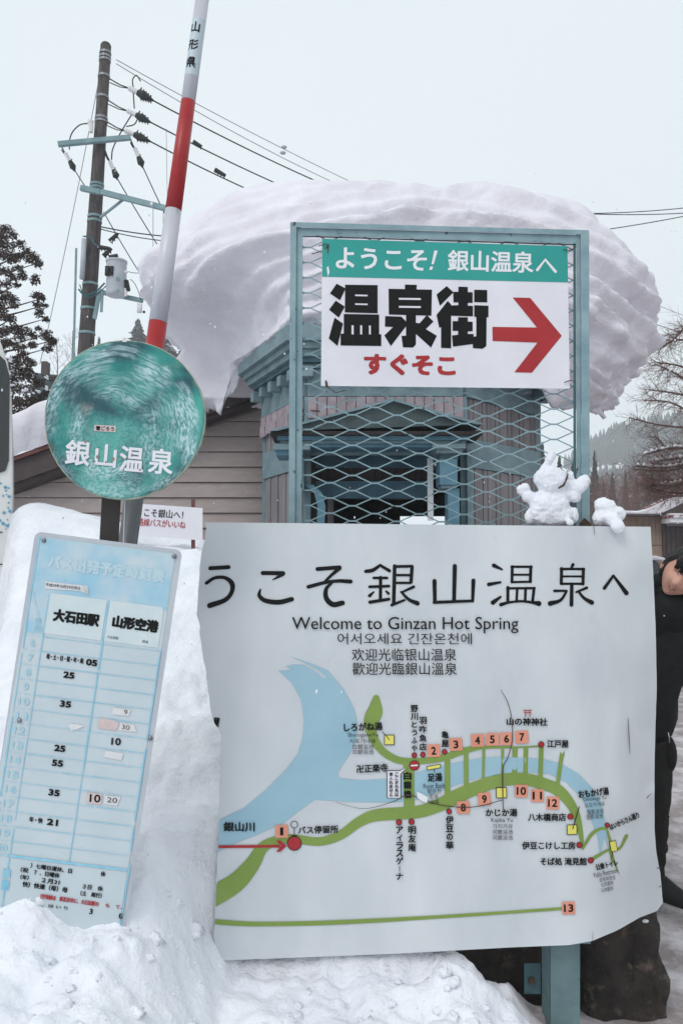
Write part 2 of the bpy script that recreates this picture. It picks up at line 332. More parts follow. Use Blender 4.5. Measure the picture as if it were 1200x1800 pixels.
# ------------------------------------------------------------------ lettering: glyph outlines laid flat on a surface
_tc = bpy.data.curves.new('lettering', 'FONT'); _to = bpy.data.objects.new('lettering', _tc); _cache = {}
def glyphs(s, bold=0):
    k = (s, bold)
    if k not in _cache:
        _tc.body = s; _tc.offset = bold; _tc.resolution_u = 3
        m = _to.to_mesh(); _cache[k] = ([(v.co.x, v.co.y) for v in m.vertices], [tuple(p.vertices) for p in m.polygons]); _to.to_mesh_clear()
    return _cache[k]
class Print:
    """flat print in photo positions, laid on the surface S(px, py, off)"""
    def __init__(s, S, off): s.S = S; s.off = off; s.mb = MB(); s.k = 0
    def _o(s): s.k += 1; return s.off + .00002 * s.k
    def text(s, t, cx, cy, h, w=None, bold=0, rot=0, shear=0):
        vs_, fs = glyphs(t); xs = [v[0] for v in vs_]; ys = [v[1] for v in vs_]
        x0, x1, y0, y1 = min(xs), max(xs), min(ys), max(ys); sy = h / max(1e-6, y1 - y0); sx = (w / max(1e-6, x1 - x0)) if w else sy
        a = R(rot); ca, sa = math.cos(a), math.sin(a); e = bold * sy * 1.1
        if bold: sx *= 1 - 2 * e / max(1e-6, (x1 - x0) * sx); sy *= 1 - 2 * e / max(1e-6, (y1 - y0) * sy)
        for dx, dy in (((0, 0), (-1, 0), (1, 0), (0, -.8), (0, .8), (-.7, -.7), (.7, -.7), (-.7, .7), (.7, .7)) if bold > .015 else ((-.6, -.4), (.6, .4)) if bold else ((0, 0),)):
            o = s._o(); q = []
            for x, y in vs_:
                X = (x - (x0 + x1) / 2) * sx + dx * e; Y = (y - (y0 + y1) / 2) * sy + dy * e; X += shear * Y
                q.append(s.S(cx + X * ca + Y * sa, cy + X * sa - Y * ca, o))
            s.mb.add(q, fs)
        return s
    def vert(s, t, cx, y0, y1, size, bold=.02, rot=0):
        n = len(t)
        for i, ch in enumerate(t):
            y = y0 + (y1 - y0) * (i + .5) / n
            small = ch in 'とうふやのイーァ'
            if ch == 'ー': s.text('ー', cx, y, size * .12, size * .75, bold, 90 + rot)
            else: s.text(ch, cx, y, size * (.85 if small else 1), size * (.8 if small else 1), bold, rot)
        return s
    def poly(s, pts, maxlen=26):
        bm = bmesh.new(); vv = [bm.verts.new((p[0], p[1], 0)) for p in pts]
        for tr in tessellate_polygon([[Vector((p[0], p[1], 0)) for p in pts]]): bm.faces.new([vv[i] for i in tr])
        for _ in range(7):
            es = [e for e in bm.edges if e.calc_length() > maxlen]
            if not es: break
            bmesh.ops.subdivide_edges(bm, edges=es, cuts=1); bmesh.ops.triangulate(bm, faces=[f for f in bm.faces if len(f.verts) > 3])
        o = s._o(); bm.verts.index_update()
        s.mb.add([s.S(v.co.x, v.co.y, o) for v in bm.verts], [tuple(v.index for v in f.verts) for f in bm.faces]); bm.free(); return s
    def rect(s, x0, y0, x1, y1): return s.poly([(x0, y0), (x1, y0), (x1, y1), (x0, y1)])
    def box(s, cx, cy, w, h, rot=0):
        a = R(rot); ca, sa = math.cos(a), math.sin(a)
        return s.poly([(cx + x * ca - y * sa, cy + x * sa + y * ca) for x, y in ((-w / 2, -h / 2), (w / 2, -h / 2), (w / 2, h / 2), (-w / 2, h / 2))])
    def disc(s, cx, cy, r, n=20): return s.poly([(cx + r * math.cos(2 * math.pi * i / n), cy + r * math.sin(2 * math.pi * i / n)) for i in range(n)])
    def ring(s, cx, cy, r, t, n=24):
        return s.stroke([(cx + r * math.cos(2 * math.pi * i / n), cy + r * math.sin(2 * math.pi * i / n)) for i in range(n + 1)], [t], smooth=False, cap=False)
    def stroke(s, pts, w, smooth=True, cap=True, n=6):
        """a brush stroke: centre line with a width at each point, round ends"""
        m = len(pts); w = list(w) + [w[-1]] * (m - len(w))
        c = [Vector(q) for q in catmull([(p[0], p[1], w[i]) for i, p in enumerate(pts)], n)] if smooth and m > 2 else [Vector((p[0], p[1], w[i])) for i, p in enumerate(pts)]
        L = []; Rr = []
        for i, p in enumerate(c):
            t = (c[min(i + 1, len(c) - 1)] - c[max(i - 1, 0)]); t.z = 0; t.normalize(); nn = Vector((-t.y, t.x, 0)) * p.z / 2
            L.append((p.x + nn.x, p.y + nn.y)); Rr.append((p.x - nn.x, p.y - nn.y))
        o = s._o(); b = [s.S(x, y, o) for x, y in L] + [s.S(x, y, o) for x, y in Rr]; k = len(L)
        s.mb.add(b, [(i, i + 1, k + i + 1, k + i) for i in range(k - 1)])
        if cap:
            for p, q in ((c[0], c[1]), (c[-1], c[-2])):
                t = p - q; a0 = math.atan2(t.y, t.x); r = p.z / 2
                fan = [(p.x + r * math.cos(a0 + math.pi * (j / 6 - .5)), p.y + r * math.sin(a0 + math.pi * (j / 6 - .5))) for j in range(7)]
                s.mb.add([s.S(x, y, o) for x, y in fan], [tuple(range(7))])
        return s
    def build(s, name, m, parent, **k): return s.mb.build(name, m, parent, **k)

# ------------------------------------------------------------------ the ground: one sheet, banked snow on the left, trodden icy road on the right
H1 = [(-30, .3), (.8, .36), (1.7, .40), (2.05, .46), (2.3, .535), (2.6, .64), (3.5, 1.0), (4.5, 1.42), (5.4, 1.66), (6.2, 1.72), (8, 1.35), (12, .9), (30, .6), (90, 0.5)]
def ground_z(x, Y, det=True):
    h1 = interp(H1, Y)
    if 2.6 < Y < 10:     # the two heaps in front of the beige house
        h1 += .30 * math.exp(-((x + 2.32) / .40) ** 2 - ((Y - 6.1) / .7) ** 2) + .14 * math.exp(-((x + 1.7) / .35) ** 2 - ((Y - 6.0) / .6) ** 2)
    h1 -= .55 * sm(.411, .45, -x / max(Y, 1)) * sm(4, 5, Y) * (1 - sm(7.2, 8.2, Y))
    if 3 < Y < 8: h1 -= .62 * sm(.413, .430, -x / Y) * sm(3.6, 4.8, Y) * (1 - sm(6.6, 7.8, Y)) * .7
    u = x + .17 * Y
    hr = (.235 + .05 * sm(2.45, 1.9, Y)) * (1 - sm(.30, .78, x + (2.5 - Y) * .12)) * (1 - sm(2.62, 3.0, Y)) - .03 - .02 * sm(.5, 1, x)
    if Y < 2.62:
        k = sm(-.62, -.30, x); h = h1 * (1 - k) + max(hr, -.03) * k
    else:
        k = sm(-.06, 1.0, u); h = h1 * (1 - k) + hr * k
    far = sm(60, 130, Y)
    h *= 1 - far
    if det and abs(x) < 6 and Y < 12:
        soft = 1 - sm(.5, 1.0, u - .5) * .8 if Y > 2.6 else 1 - .75 * sm(.5, .85, x)
        near = .25 * sm(7, 5, Y) + .75 * sm(5, 2.6, Y)
        n = noise.fractal(Vector((x * 1.7, Y * 1.7, 3)), 1, 2, 3) * .06
        n += noise.fractal(Vector((x * 6, Y * 6, h * 5)), .9, 2, 4) * .024 * (.4 + near)
        dd = noise.voronoi(Vector((x * 8.5 + .3, Y * 8.5, h * 6)))[0]; n += max(0, .5 - dd[0]) * .065 * near * max(0, noise.noise(Vector((x * 3, Y * 3, 9))) + .45)
        n += noise.fractal(Vector((x * 24, Y * 24, 5)), .8, 2, 3) * .003 * near
        bl = abs(noise.noise(Vector((x * 5.2, Y * 5.2, h * 4 + 2)))) + .5 * abs(noise.noise(Vector((x * 11, Y * 11, h * 8)))) + .25 * abs(noise.noise(Vector((x * 23, Y * 23, h * 16))))
        n += (bl - .35) * .075 * near * (.35 + .65 * sm(-.35, .25, noise.noise(Vector((x * 1.6, Y * 1.6, 4)))))
        h += n * soft
        if 2.42 < Y < 2.66 and -.46 < x < .5: h += .012 * noise.noise(Vector((x * 22, Y * 9, 2)))
    return h
def axis(a, b, step, lo, hi):
    v = [a + step * i for i in range(int((b - a) / step) + 1)]; s = step
    while v[-1] < hi: s *= 1.05 if abs(v[-1]) < 9 else 1.25; v.append(v[-1] + s)
    s = step
    while v[0] > lo: s *= 1.05 if abs(v[0]) < 9 else 1.25; v.insert(0, v[0] - s)
    v[0] = lo; v[-1] = hi
    return v
xs = axis(-1.5, 1.6, .014, -420, 420); ys = axis(1.55, 2.75, .014, -40, 500)
mb = MB(); dirt = []
for y in ys:
    for x in xs:
        mb.v.append((x, y, ground_z(x, y)))
        u = x + .17 * y if y > 2.6 else x
        dirt.append(min(1, sm(.75, 1.15, u) * (1 - sm(20, 60, y)) + .0))
nx = len(xs)
mb.f = [(j * nx + i, j * nx + i + 1, (j + 1) * nx + i + 1, (j + 1) * nx + i) for j in range(len(ys) - 1) for i in range(nx - 1)]
g = mb.build('snowy_ground', M['snow'], smooth=True, kind='structure')
at = g.data.attributes.new('dirt', 'FLOAT', 'POINT'); at.data.foreach_set('value', dirt)

M['brown_wood'] = mat('brown_bare_wood', (84, 68, 68), (120, 104, 104), .95, .4, spots=(196, 194, 200), spot_scale=1.2, spot_lo=.56, spot_hi=.64)
# ------------------------------------------------------------------ hills
def hill(name, prof, Y0, Y1, mat_):
    """prof: photo positions of the ridge line at depth Y1"""
    m = MB(); n = 60; rows = 14; a, b = prof[0][0], prof[-1][0]
    for j in range(rows + 1):
        for i in range(n + 1):
            px = a + (b - a) * i / n; py = interp(prof, px); top = P(px, py, Y1)
            t = j / rows; Y = Y0 + (Y1 - Y0) * t
            x = Xp(px, Y1); z = -1 + (top.z + 1) * t ** 1.1 + noise.fractal(Vector((x * .03, Y * .03, 2)), 1, 2, 4) * 4 * math.sin(math.pi * t)
            m.v.append((x, Y, z))
    for i in range(n + 1):          # the far side falls away again
        v = m.v[rows * (n + 1) + i]; m.v.append((v[0], v[1] + 60, -2))
    m.f = [(j * (n + 1) + i, j * (n + 1) + i + 1, (j + 1) * (n + 1) + i + 1, (j + 1) * (n + 1) + i) for j in range(rows + 1) for i in range(n)]
    o = m.build(name, mat_, smooth=True, kind='structure')
    return m, n, rows
def forest(name, hm, n, rows, count, h0, h1, dens, mt, fat=.17):
    f = MB(); random.seed(3)
    for _ in range(count):
        i = random.random() * n; j = random.random() * rows
        a = Vector(hm.v[int(j) * (n + 1) + int(i)]); b = Vector(hm.v[min(rows, int(j) + 1) * (n + 1) + min(n, int(i) + 1)])
        p = Vector((a.x + (b.x - a.x) * (i % 1), a.y + (b.y - a.y) * (j % 1), a.z + (b.z - a.z) * (j % 1)))
        if noise.noise(Vector((p.x * .035, p.z * .09, 4))) < dens: continue
        h = random.uniform(h0, h1); r = h * fat
        for (z0, z1, rr) in ((0, .55, 1), (.3, .8, .75), (.55, 1, .5)):
            k = 6; ring = [p + Vector((math.cos(6.283 * q / k + z0) * r * rr * random.uniform(.7, 1.2), math.sin(6.283 * q / k + z0) * r * rr, h * z0)) for q in range(k)]
            f.add(ring + [p + Vector((0, 0, h * z1))], [(q, (q + 1) % k, k) for q in range(k)])
    f.build(name, mt, kind='stuff')
hm = hill('far_mountain', [(900, 880), (980, 842), (1040, 790), (1090, 762), (1120, 755), (1200, 740), (1290, 725), (1420, 680)], 150, 330, M['snow_far'])
forest('far_mountain_forest', *hm, 15000, 3, 6, -.5, M['forest_far'], .24)
hm = hill('near_ridge', [(-200, 640), (0, 650), (110, 655), (170, 650), (215, 640), (330, 640), (470, 700), (600, 790)], 60, 110, M['snow_far'])
hm = hill('low_hill', [(880, 900), (960, 868), (1040, 866), (1130, 862), (1260, 855), (1420, 820)], 70, 110, M['snow_far'])
forest('brown_wood', *hm, 5000, 1.6, 3.2, -.9, M['brown_wood'], .45)

# ------------------------------------------------------------------ trees
def conifer(px, top, base, Y, wpx, label, seed, mt='sugi_green', group='conifers at the foot of the mountain', tiers=16):
    random.seed(seed); a = P(px, base, Y); b = P(px, top, Y); h = b.z - a.z; r = wpx / 2 / F * Y * 1.5
    t = thing('conifer_tree', label, 'tree', group)
    MB().tube([a - Vector((0, 0, .5)), b], [h * .018, .01], 6).build('trunk', M['bark'], t)
    c = MB()
    for i in range(tiers):
        k = i / tiers; z = a.z + h * (.08 + .92 * k); zz0 = z
        n = 22
        for q in range(n):
            kk = min(.99, max(0, k + random.uniform(-.6, .6) / tiers)); z = a.z + h * (.08 + .92 * kk); rr = r * (1 - kk) ** .85 * (.75 + .25 * math.sin(kk * 40 + q)) + .03 * r
            an = 6.283 * (q + random.random()) / n; L = rr * random.uniform(.65, 1.15); d_ = Vector((math.cos(an), math.sin(an), 0)); s_ = Vector((-d_.y, d_.x, 0)) * L * .30
            p0 = Vector((a.x, a.y, z)); tip = p0 + d_ * L - Vector((0, 0, L * random.uniform(.25, .6)))
            mid = p0 + d_ * L * .55 - Vector((0, 0, L * .1))
            c.add([p0 + Vector((0, 0, h * .03)), mid + s_, tip, mid - s_, mid + Vector((0, 0, -h * .03))], [(0, 1, 2), (0, 2, 3), (0, 4, 1), (2, 1, 4), (3, 2, 4)])
    c.build('crown', M[mt], t); base_at(t, a)
for i, a in enumerate([
    (1047, 790, 930, 60, 26, 'tall dark cedar right beside the teal frame post, the leftmost of the row'),
    (1062, 846, 930, 62, 20, 'short cedar between the tall cedar and the pointed one'),
    (1078, 828, 935, 60, 24, 'pointed grey cedar standing above the small snowman'),
    (1101, 824, 930, 64, 20, 'slender cedar in the middle of the row under the hazy mountain'),
    (1120, 833, 930, 66, 20, 'faint cedar just right of the slender one, near the larch twigs'),
    (1138, 838, 930, 66, 22, 'faint cedar behind the larch twigs above the snowy shed roof'),
    (955, 775, 930, 48, 40, 'dark cedar seen through the mesh beside the hut wall'),
    (985, 800, 930, 46, 40, 'dark cedar seen through the mesh above the snow rabbit'),
    (1010, 806, 930, 47, 36, 'dark cedar seen through the mesh next to the right frame post')]):
    conifer(*a, seed=20 + i)
for i, a in enumerate([(240, 560, 720, 75, 96, 'dark snowy conifer behind the striped pole, nearest the utility pole'),
                       (284, 560, 720, 78, 100, 'dark snowy conifer between the striped pole and the snow cap'),
                       (322, 590, 720, 80, 80, 'dark snowy conifer half behind the lower left of the snow cap'),
                       (172, 590, 700, 82, 30, 'small faint conifer just right of the utility pole')]):
    conifer(*a, seed=50 + i, mt='forest', group='conifers on the ridge behind the bus stop', tiers=22)

def branch(c, p, d_, L, r, depth, spread, droop, rng, tips=None, nsub=4):
    n = 5; pts = [p.copy()]; q = p.copy(); dd = d_.copy()
    for i in range(n):
        dd = (dd + Vector((rng.uniform(-1, 1), rng.uniform(-1, 1), rng.uniform(-1, 1))) * .12 + Vector((0, 0, droop))).normalized(); q = q + dd * L / n; pts.append(q.copy())
    c.tube(pts, [r * (1 - .75 * i / n) for i in range(n + 1)], 5 if r > .012 else 3, caps=False)
    if tips is not None: tips.append(pts)
    if depth > 0:
        for i in range(nsub):
            k = rng.uniform(.2, 1); j = min(n - 1, int(k * n)); b = pts[j].lerp(pts[j + 1], k * n - j if k < 1 else 0)
            ax = (pts[j + 1] - pts[j]).normalized(); s_ = Vector((rng.uniform(-1, 1), rng.uniform(-1, 1), rng.uniform(-.6, .8))); s_ = (s_ - ax * s_.dot(ax)).normalized()
            branch(c, b, (ax * (1 - spread) + s_ * spread).normalized(), L * rng.uniform(.35, .6), r * .5, depth - 1, spread, droop, rng, tips, nsub)
def bare_tree(px, base, top, Y, label, seed, w=.9):
    rng = random.Random(seed); a = P(px, base, Y); h = P(px, top, Y).z - a.z
    t = thing('bare_tree', label, 'tree', 'bare trees on the ridge behind the bus stop'); tr = MB(); cr_ = MB()
    tr.tube([a - Vector((0, 0, 1)), a + Vector((0, 0, h * .5)), a + Vector((rng.uniform(-.3, .3), 0, h * .95))], [h * .014, h * .009, .02], 6).build('trunk', M['bark'], t)
    for i in range(9):
        z = h * (.25 + .7 * i / 9); an = rng.uniform(0, 6.283)
        branch(cr_, a + Vector((0, 0, z)), Vector((math.cos(an) * w, math.sin(an) * w, 1)).normalized(), h * .32 * (1.1 - i / 12), h * .005, 2, .5, .02, rng, nsub=4)
    cr_.build('crown', M['wood_pale'], t); base_at(t, a)
M['wood_pale'] = mat('pale_frosted_twigs', (150, 144, 150), (176, 172, 178), .9, 3)
for i, (px, top, lb) in enumerate([(100, 590, 'bare frosted tree nearest the cedar on the left'), (125, 575, 'bare frosted tree just left of the thin steel rod'), (205, 600, 'bare frosted tree right of the utility pole')]):
    bare_tree(px, 690, top, 60 + 4 * i, lb, 80 + i)

# the cedar on the far left: clumps of brown winter foliage on long limbs, snow caught on the lower ones
t = thing('cedar_tree', 'big brown winter cedar with snow on its lower limbs, behind the van', 'tree')
YT = 15.0; rng = random.Random(11)
MB().tube([P(-45, 1000, YT), P(-38, 650, YT), P(-30, 350, YT)], [.24, .17, .08], 10).build('trunk', M['bark'], t, smooth=True)
limbs = MB(); clumps = []
CL = [(10, 400, 12, 7), (24, 412, 8, 8), (3, 415, 14, 14), (14, 432, 14, 10), (35, 428, 9, 8), (4, 446, 12, 10), (22, 452, 16, 10), (30, 470, 9, 7), (38, 447, 9, 6), (56, 452, 15, 12), (66, 462, 9, 9), (48, 440, 8, 7),
      (8, 475, 16, 9), (22, 486, 11, 8), (40, 484, 9, 10), (62, 490, 8, 12), (30, 500, 6, 5), (12, 498, 10, 8), (10, 520, 16, 10), (24, 530, 11, 12), (4, 540, 10, 12), (66, 518, 12, 7), (74, 524, 6, 5), (66, 534, 8, 6), (78, 536, 7, 4), (70, 548, 9, 9), (80, 560, 6, 5),
      (8, 556, 13, 8), (20, 560, 10, 8), (6, 580, 14, 11), (28, 578, 14, 9), (44, 582, 15, 10), (36, 594, 10, 7), (58, 590, 9, 7), (80, 588, 12, 10), (88, 600, 9, 10), (84, 612, 11, 6), (68, 576, 6, 4), (94, 598, 6, 6),
      (6, 604, 14, 7), (34, 608, 14, 8), (40, 622, 11, 7), (18, 600, 14, 8), (58, 605, 8, 6), (54, 636, 12, 9), (30, 632, 14, 9), (18, 640, 16, 11), (40, 650, 20, 12), (26, 662, 18, 12), (52, 660, 16, 12),
      (22, 680, 20, 12), (46, 684, 22, 11), (68, 672, 14, 9), (84, 690, 12, 7), (24, 704, 18, 11), (46, 706, 20, 12), (70, 702, 14, 11), (34, 722, 18, 10), (54, 726, 18, 9), (24, 738, 16, 9), (72, 722, 11, 8), (88, 708, 8, 7), (-15, 430, 18, 40), (-15, 520, 20, 45), (-12, 620, 22, 50), (60, 745, 20, 10), (30, 755, 20, 10)]
for i, (x, y, a, b) in enumerate(CL):
    f = MB(); Y = YT + rng.uniform(-.7, .7); c0 = P(x, y, Y); k = Y / F
    # a tuft: many short drooping sprays
    for q in range(int(70 + a * b * 1.5)):
        dd = Vector((rng.gauss(0, 1), rng.gauss(0, 1), rng.gauss(0, 1))).normalized() * rng.random() ** .4
        p = c0 + Vector((dd.x * a * k, dd.y * a * k * .8, dd.z * b * k))
        L = rng.uniform(.025, .055); o_ = Vector((rng.gauss(0, .6), rng.gauss(0, .6), rng.uniform(-1, .3))).normalized() * L; s_ = Vector((rng.gauss(0, 1), rng.gauss(0, 1), rng.gauss(0, .5))).normalized() * L * .45
        f.add([p - s_ * .6, p + o_ * .5 + s_, p + o_ * 1.3, p + o_ * .3 - s_], [(0, 1, 2, 3)])
    f.build('foliage_clump', M['sugi'], t)
    # the limb that carries it
    tr = P(-36, min(760, y + 26), YT)
    if i % 2 == 0: limbs.tube(catmull([tr, P((x - 36) / 2, y + 16, YT), c0], 4), [.03 * (1 - .8 * j / 8) for j in range(9)], 5, caps=False)
limbs.build('limb', M['bark'], t)
sn = MB()
for x, y, a in [(20, 676, 12), (34, 680, 10), (52, 686, 14), (64, 688, 9), (24, 742, 9), (88, 683, 8), (46, 594, 8), (30, 597, 9), (14, 632, 8), (62, 738, 10), (80, 664, 7), (40, 700, 6), (58, 720, 7)]:
    for q in range(3):
        sn.ball(P(x + rng.uniform(-a, a) * .8, y + rng.uniform(-3, 3), YT - .7 + rng.uniform(-.3, .3)), (a * rng.uniform(.15, .4) * YT / F, .06, rng.uniform(.01, .028)), 8, 5, f=lambda d_: 1 + .4 * noise.noise(d_ * 2 + Vector((x, q, y))))
sn.build('snow_on_limb', M['snow_small'], t, smooth=True)
base_at(t, P(-45, 1000, YT))

# larch on the right: drooping limbs full of fine twigs, snow on the lower ones
t = thing('larch_tree', 'bare reddish larch with snow lines on its lower limbs, over the red roofed house', 'tree')
YL = 15.0; rng = random.Random(5); tx = 1262
MB().tube([P(tx, 1130, YL), P(tx - 4, 800, YL), P(tx - 10, 420, YL)], [.2, .15, .05], 10).build('trunk', M['bark'], t, smooth=True)
LM = [(610, [(1225, 600), (1185, 598), (1160, 612)], 0), (640, [(1230, 655), (1190, 642), (1150, 636)], 0), (655, [(1240, 690), (1190, 658), (1152, 640)], 0), (690, [(1236, 700), (1180, 690), (1140, 685)], 0),
      (720, [(1235, 735), (1180, 708), (1133, 703)], 0), (745, [(1230, 752), (1165, 748), (1105, 734)], 0), (770, [(1232, 778), (1180, 790), (1150, 765)], 0), (800, [(1235, 790), (1180, 788), (1130, 800)], 1),
      (825, [(1230, 812), (1170, 822), (1115, 820)], 1), (830, [(1235, 800), (1190, 806), (1150, 812)], 1), (860, [(1240, 845), (1190, 850), (1150, 853)], 1), (850, [(1230, 835), (1175, 848), (1130, 838)], 0), (870, [(1240, 868), (1185, 872), (1140, 862)], 0),
      (580, [(1230, 570), (1200, 580), (1180, 600)], 0)]
for (y0, pts, sn_) in LM:
    for rep in range(1 + (y0 > 800)):
        dY = rng.uniform(-.9, .9) if rep else 0; l = MB(); dy = rng.uniform(-12, 12) if rep else 0
        path = catmull([P(tx - 4, y0 + dy, YL)] + [P(x, y + dy, YL + dY * (i + 1) / 3) for i, (x, y) in enumerate(pts)], 5)
        n = len(path); l.tube(path, [.028 * (1 - .8 * i / n) + .004 for i in range(n)], 5, caps=False)
        for i in range(2, n):
            for q in range(3 + (i > n * .3) * 2):
                dd = Vector((-rng.random() * .9, rng.uniform(-.6, .6), rng.uniform(-.75, .5))).normalized()
                branch(l, path[i].lerp(path[i - 1], rng.random()), dd, rng.uniform(.2, .5), .0055, 1, .45, rng.uniform(-.03, .06), rng, nsub=5)
        l.build('limb', M['larch'], t)
        if sn_ and rep == 0:
            s_ = MB()
            for i in range(3, n - 1):
                if rng.random() < .85: s_.tube([path[i] + Vector((0, -.02, .025)), path[i].lerp(path[i + 1], .5) + Vector((0, -.02, .04 + rng.uniform(-.01, .02))), path[i + 1] + Vector((0, -.02, .022))], [.012, rng.uniform(.025, .042), .012], 6)
            s_.build('snow_on_limb', M['snow_small'], t, smooth=True)
base_at(t, P(tx, 1130, YL))

# brushy shrubs under the cedars at the right: a mass nobody could count
rng = random.Random(9); br = MB()
for i in range(60):
    p = P(rng.uniform(1030, 1260), 905, rng.uniform(32, 48)); p.z = P(600, rng.uniform(900, 925), p.y).z
    for q in range(2): branch(br, p, Vector((rng.uniform(-.4, .4), 0, 1)).normalized(), rng.uniform(.9, 1.9), .02, 2, .45, .02, rng, nsub=5)
br.build('brush', M['larch'], kind='stuff')

# ------------------------------------------------------------------ beige house on the left (clapboard gable under a snowy roof)
def W(px, py, Y, dy=0): p = P(px, py, Y); p.y += dy; return p
YH = 10.0
t = thing('beige_house', 'low beige clapboard house with a brown verge and thick snow on its roof', 'house')
def roof_y(px): return 870 + (px - 20) * (712 - 870) / (467 - 20)          # underside of the verge in the photo
xl, xr = Xp(-30, YH), Xp(560, YH)
MB().hexa([(xl, YH + .055, -.2), (xr, YH + .055, -.2), (xr, YH + .055, Zp(roof_y(560) - 12, YH)), (xl, YH + .055, Zp(roof_y(-30) - 12, YH))], [(xl, YH + 6, -.2), (xr, YH + 6, -.2), (xr, YH + 6, Zp(roof_y(560) - 12, YH)), (xl, YH + 6, Zp(roof_y(-30) - 12, YH))]).build('wall', M['beige'], t)
k = 0; zt = Zp(688, YH); z = Zp(1010, YH); pitch = 27.2 / F * YH
while z < zt:
    zz = min(z + pitch - .012, zt)
    # the board ends where the sloping roof cuts it
    def xcut(zv): 
        py = 1000 - (zv - CAM_Z) * F / YH; px = 20 + (py - 870) / ((712 - 870) / (467 - 20)); return max(xl, Xp(px + 4, YH))
    a, b = xcut(z), xcut(zz)
    if a < xr - .3:
        MB().hexa([(a, YH - .015, z), (xr, YH - .015, z), (xr, YH + .05, z), (a, YH + .05, z)], [(b, YH + .012, zz), (xr, YH + .012, zz), (xr, YH + .05, zz), (b, YH + .05, zz)]).build('siding_board', M['beige'], t)
    z += pitch; k += 1
def verge(name, off0, off1, Y0, Y1, m, par):
    """a sloping strip between two photo offsets above the verge line, running Y0..Y1 deep"""
    q = MB(); A, B = -60, 560
    f = lambda px, off: Zp(roof_y(px) - off, YH)
    q.hexa([(Xp(A, YH), Y0, f(A, off0)), (Xp(B, YH), Y0, f(B, off0)), (Xp(B, YH), Y0, f(B, off1)), (Xp(A, YH), Y0, f(A, off1))],
           [(Xp(A, YH), Y1, f(A, off0)), (Xp(B, YH), Y1, f(B, off0)), (Xp(B, YH), Y1, f(B, off1)), (Xp(A, YH), Y1, f(A, off1))])
    return q.build(name, m, par)
rf = verge('roof', 8, 44, YH - .35, YH + 6, M['fascia'], t)
verge('verge_board', 0, 14, YH - .30, YH - .02, M['fascia'], rf)
verge('flashing', 44.5, 52, YH - .40, YH + 6, M['redbrown'], rf)
# the snow lying on it: a thick soft slab
s_ = MB(); nx_, ny_ = 70, 26; A, B = -60, 452
def snowtop(px): return interp([(-60, 108), (20, 78), (110, 84), (250, 62), (370, 24), (452, 12)], px)
for j in range(ny_ + 1):
    for i in range(nx_ + 1):
        px = A + (B - A) * i / nx_; th = snowtop(px)
        v = j / ny_; 
        if v < .3: a_ = v / .3 * math.pi / 2; Y = YH - .42 - .10 * math.sin(a_ * 2) - .0 ; hgt = th * math.sin(a_) * .9
        else: Y = YH - .42 + (v - .3) / .7 * 6; hgt = th * (.9 + .1 * (v - .3))
        z = Zp(roof_y(px) - 52.5 - hgt, YH) + noise.fractal(Vector((px * .02, Y * 1.2, 7)), 1, 2, 4) * .03 * (v > .02)
        if v <= .02: z += .03 * noise.noise(Vector((px * .06, 1, 1)))
        s_.v.append((Xp(px, YH), Y + noise.noise(Vector((px * .05, v * 6, 3))) * .03, z))
s_.f = [(j * (nx_ + 1) + i, j * (nx_ + 1) + i + 1, (j + 1) * (nx_ + 1) + i + 1, (j + 1) * (nx_ + 1) + i) for j in range(ny_) for i in range(nx_)]
s_.build('roof_snow', M['snow_roof'], t, smooth=True)
base_at(t, (Xp(200, YH), YH, 0))

# dark house far back, left
t = thing('dark_house', 'dark grey house with a ridge roof behind the brown cedar', 'house'); Y = 24
q = MB(); q.hexa([W(62, 655, Y), W(200, 668, Y), W(200, 760, Y), W(40, 760, Y)], [W(62, 655, Y, 5), W(200, 668, Y, 5), W(200, 760, Y, 5), W(40, 760, Y, 5)]); q.build('roof', M['slate'], t)
MB().box((Xp(66, Y), Y - .1, Zp(660, Y)), (Xp(76, Y), Y + .2, Zp(636, Y))).build('chimney', M['fascia'], t)
q = MB()
for a, b, c, d_ in [(80, 664, 112, 670), (70, 690, 116, 694)]: q.box((Xp(a, Y), Y - .2, Zp(d_, Y)), (Xp(c, Y), Y - .02, Zp(b, Y)))
q.build('roof_board', M['dark'], t)
MB().box((Xp(45, Y), Y + .4, 0), (Xp(195, Y), Y + 4.5, Zp(758, Y))).build('wall', M['fascia'], t)
base_at(t, (Xp(120, Y), Y, 0))

# ------------------------------------------------------------------ the blue trimmed hut
t = thing('ticket_hut', 'wooden hut with blue trim and small gabled porch under the huge snow mass', 'hut')
A = (Xp(540, 7.0), 7.0); B = (Xp(815, 7.0), 7.0); Cc = (Xp(946, 7.9), 7.9); D = (Xp(466, 8.0), 8.0); E_ = (Xp(700, 7.0) + 1.15, 9.4); G = (Xp(700, 7.0) - .9, 9.4)
facets = [(D, A), (A, B), (B, Cc), (Cc, E_), (E_, G), (G, D)]
zf = lambda py, Y: Zp(py, Y)
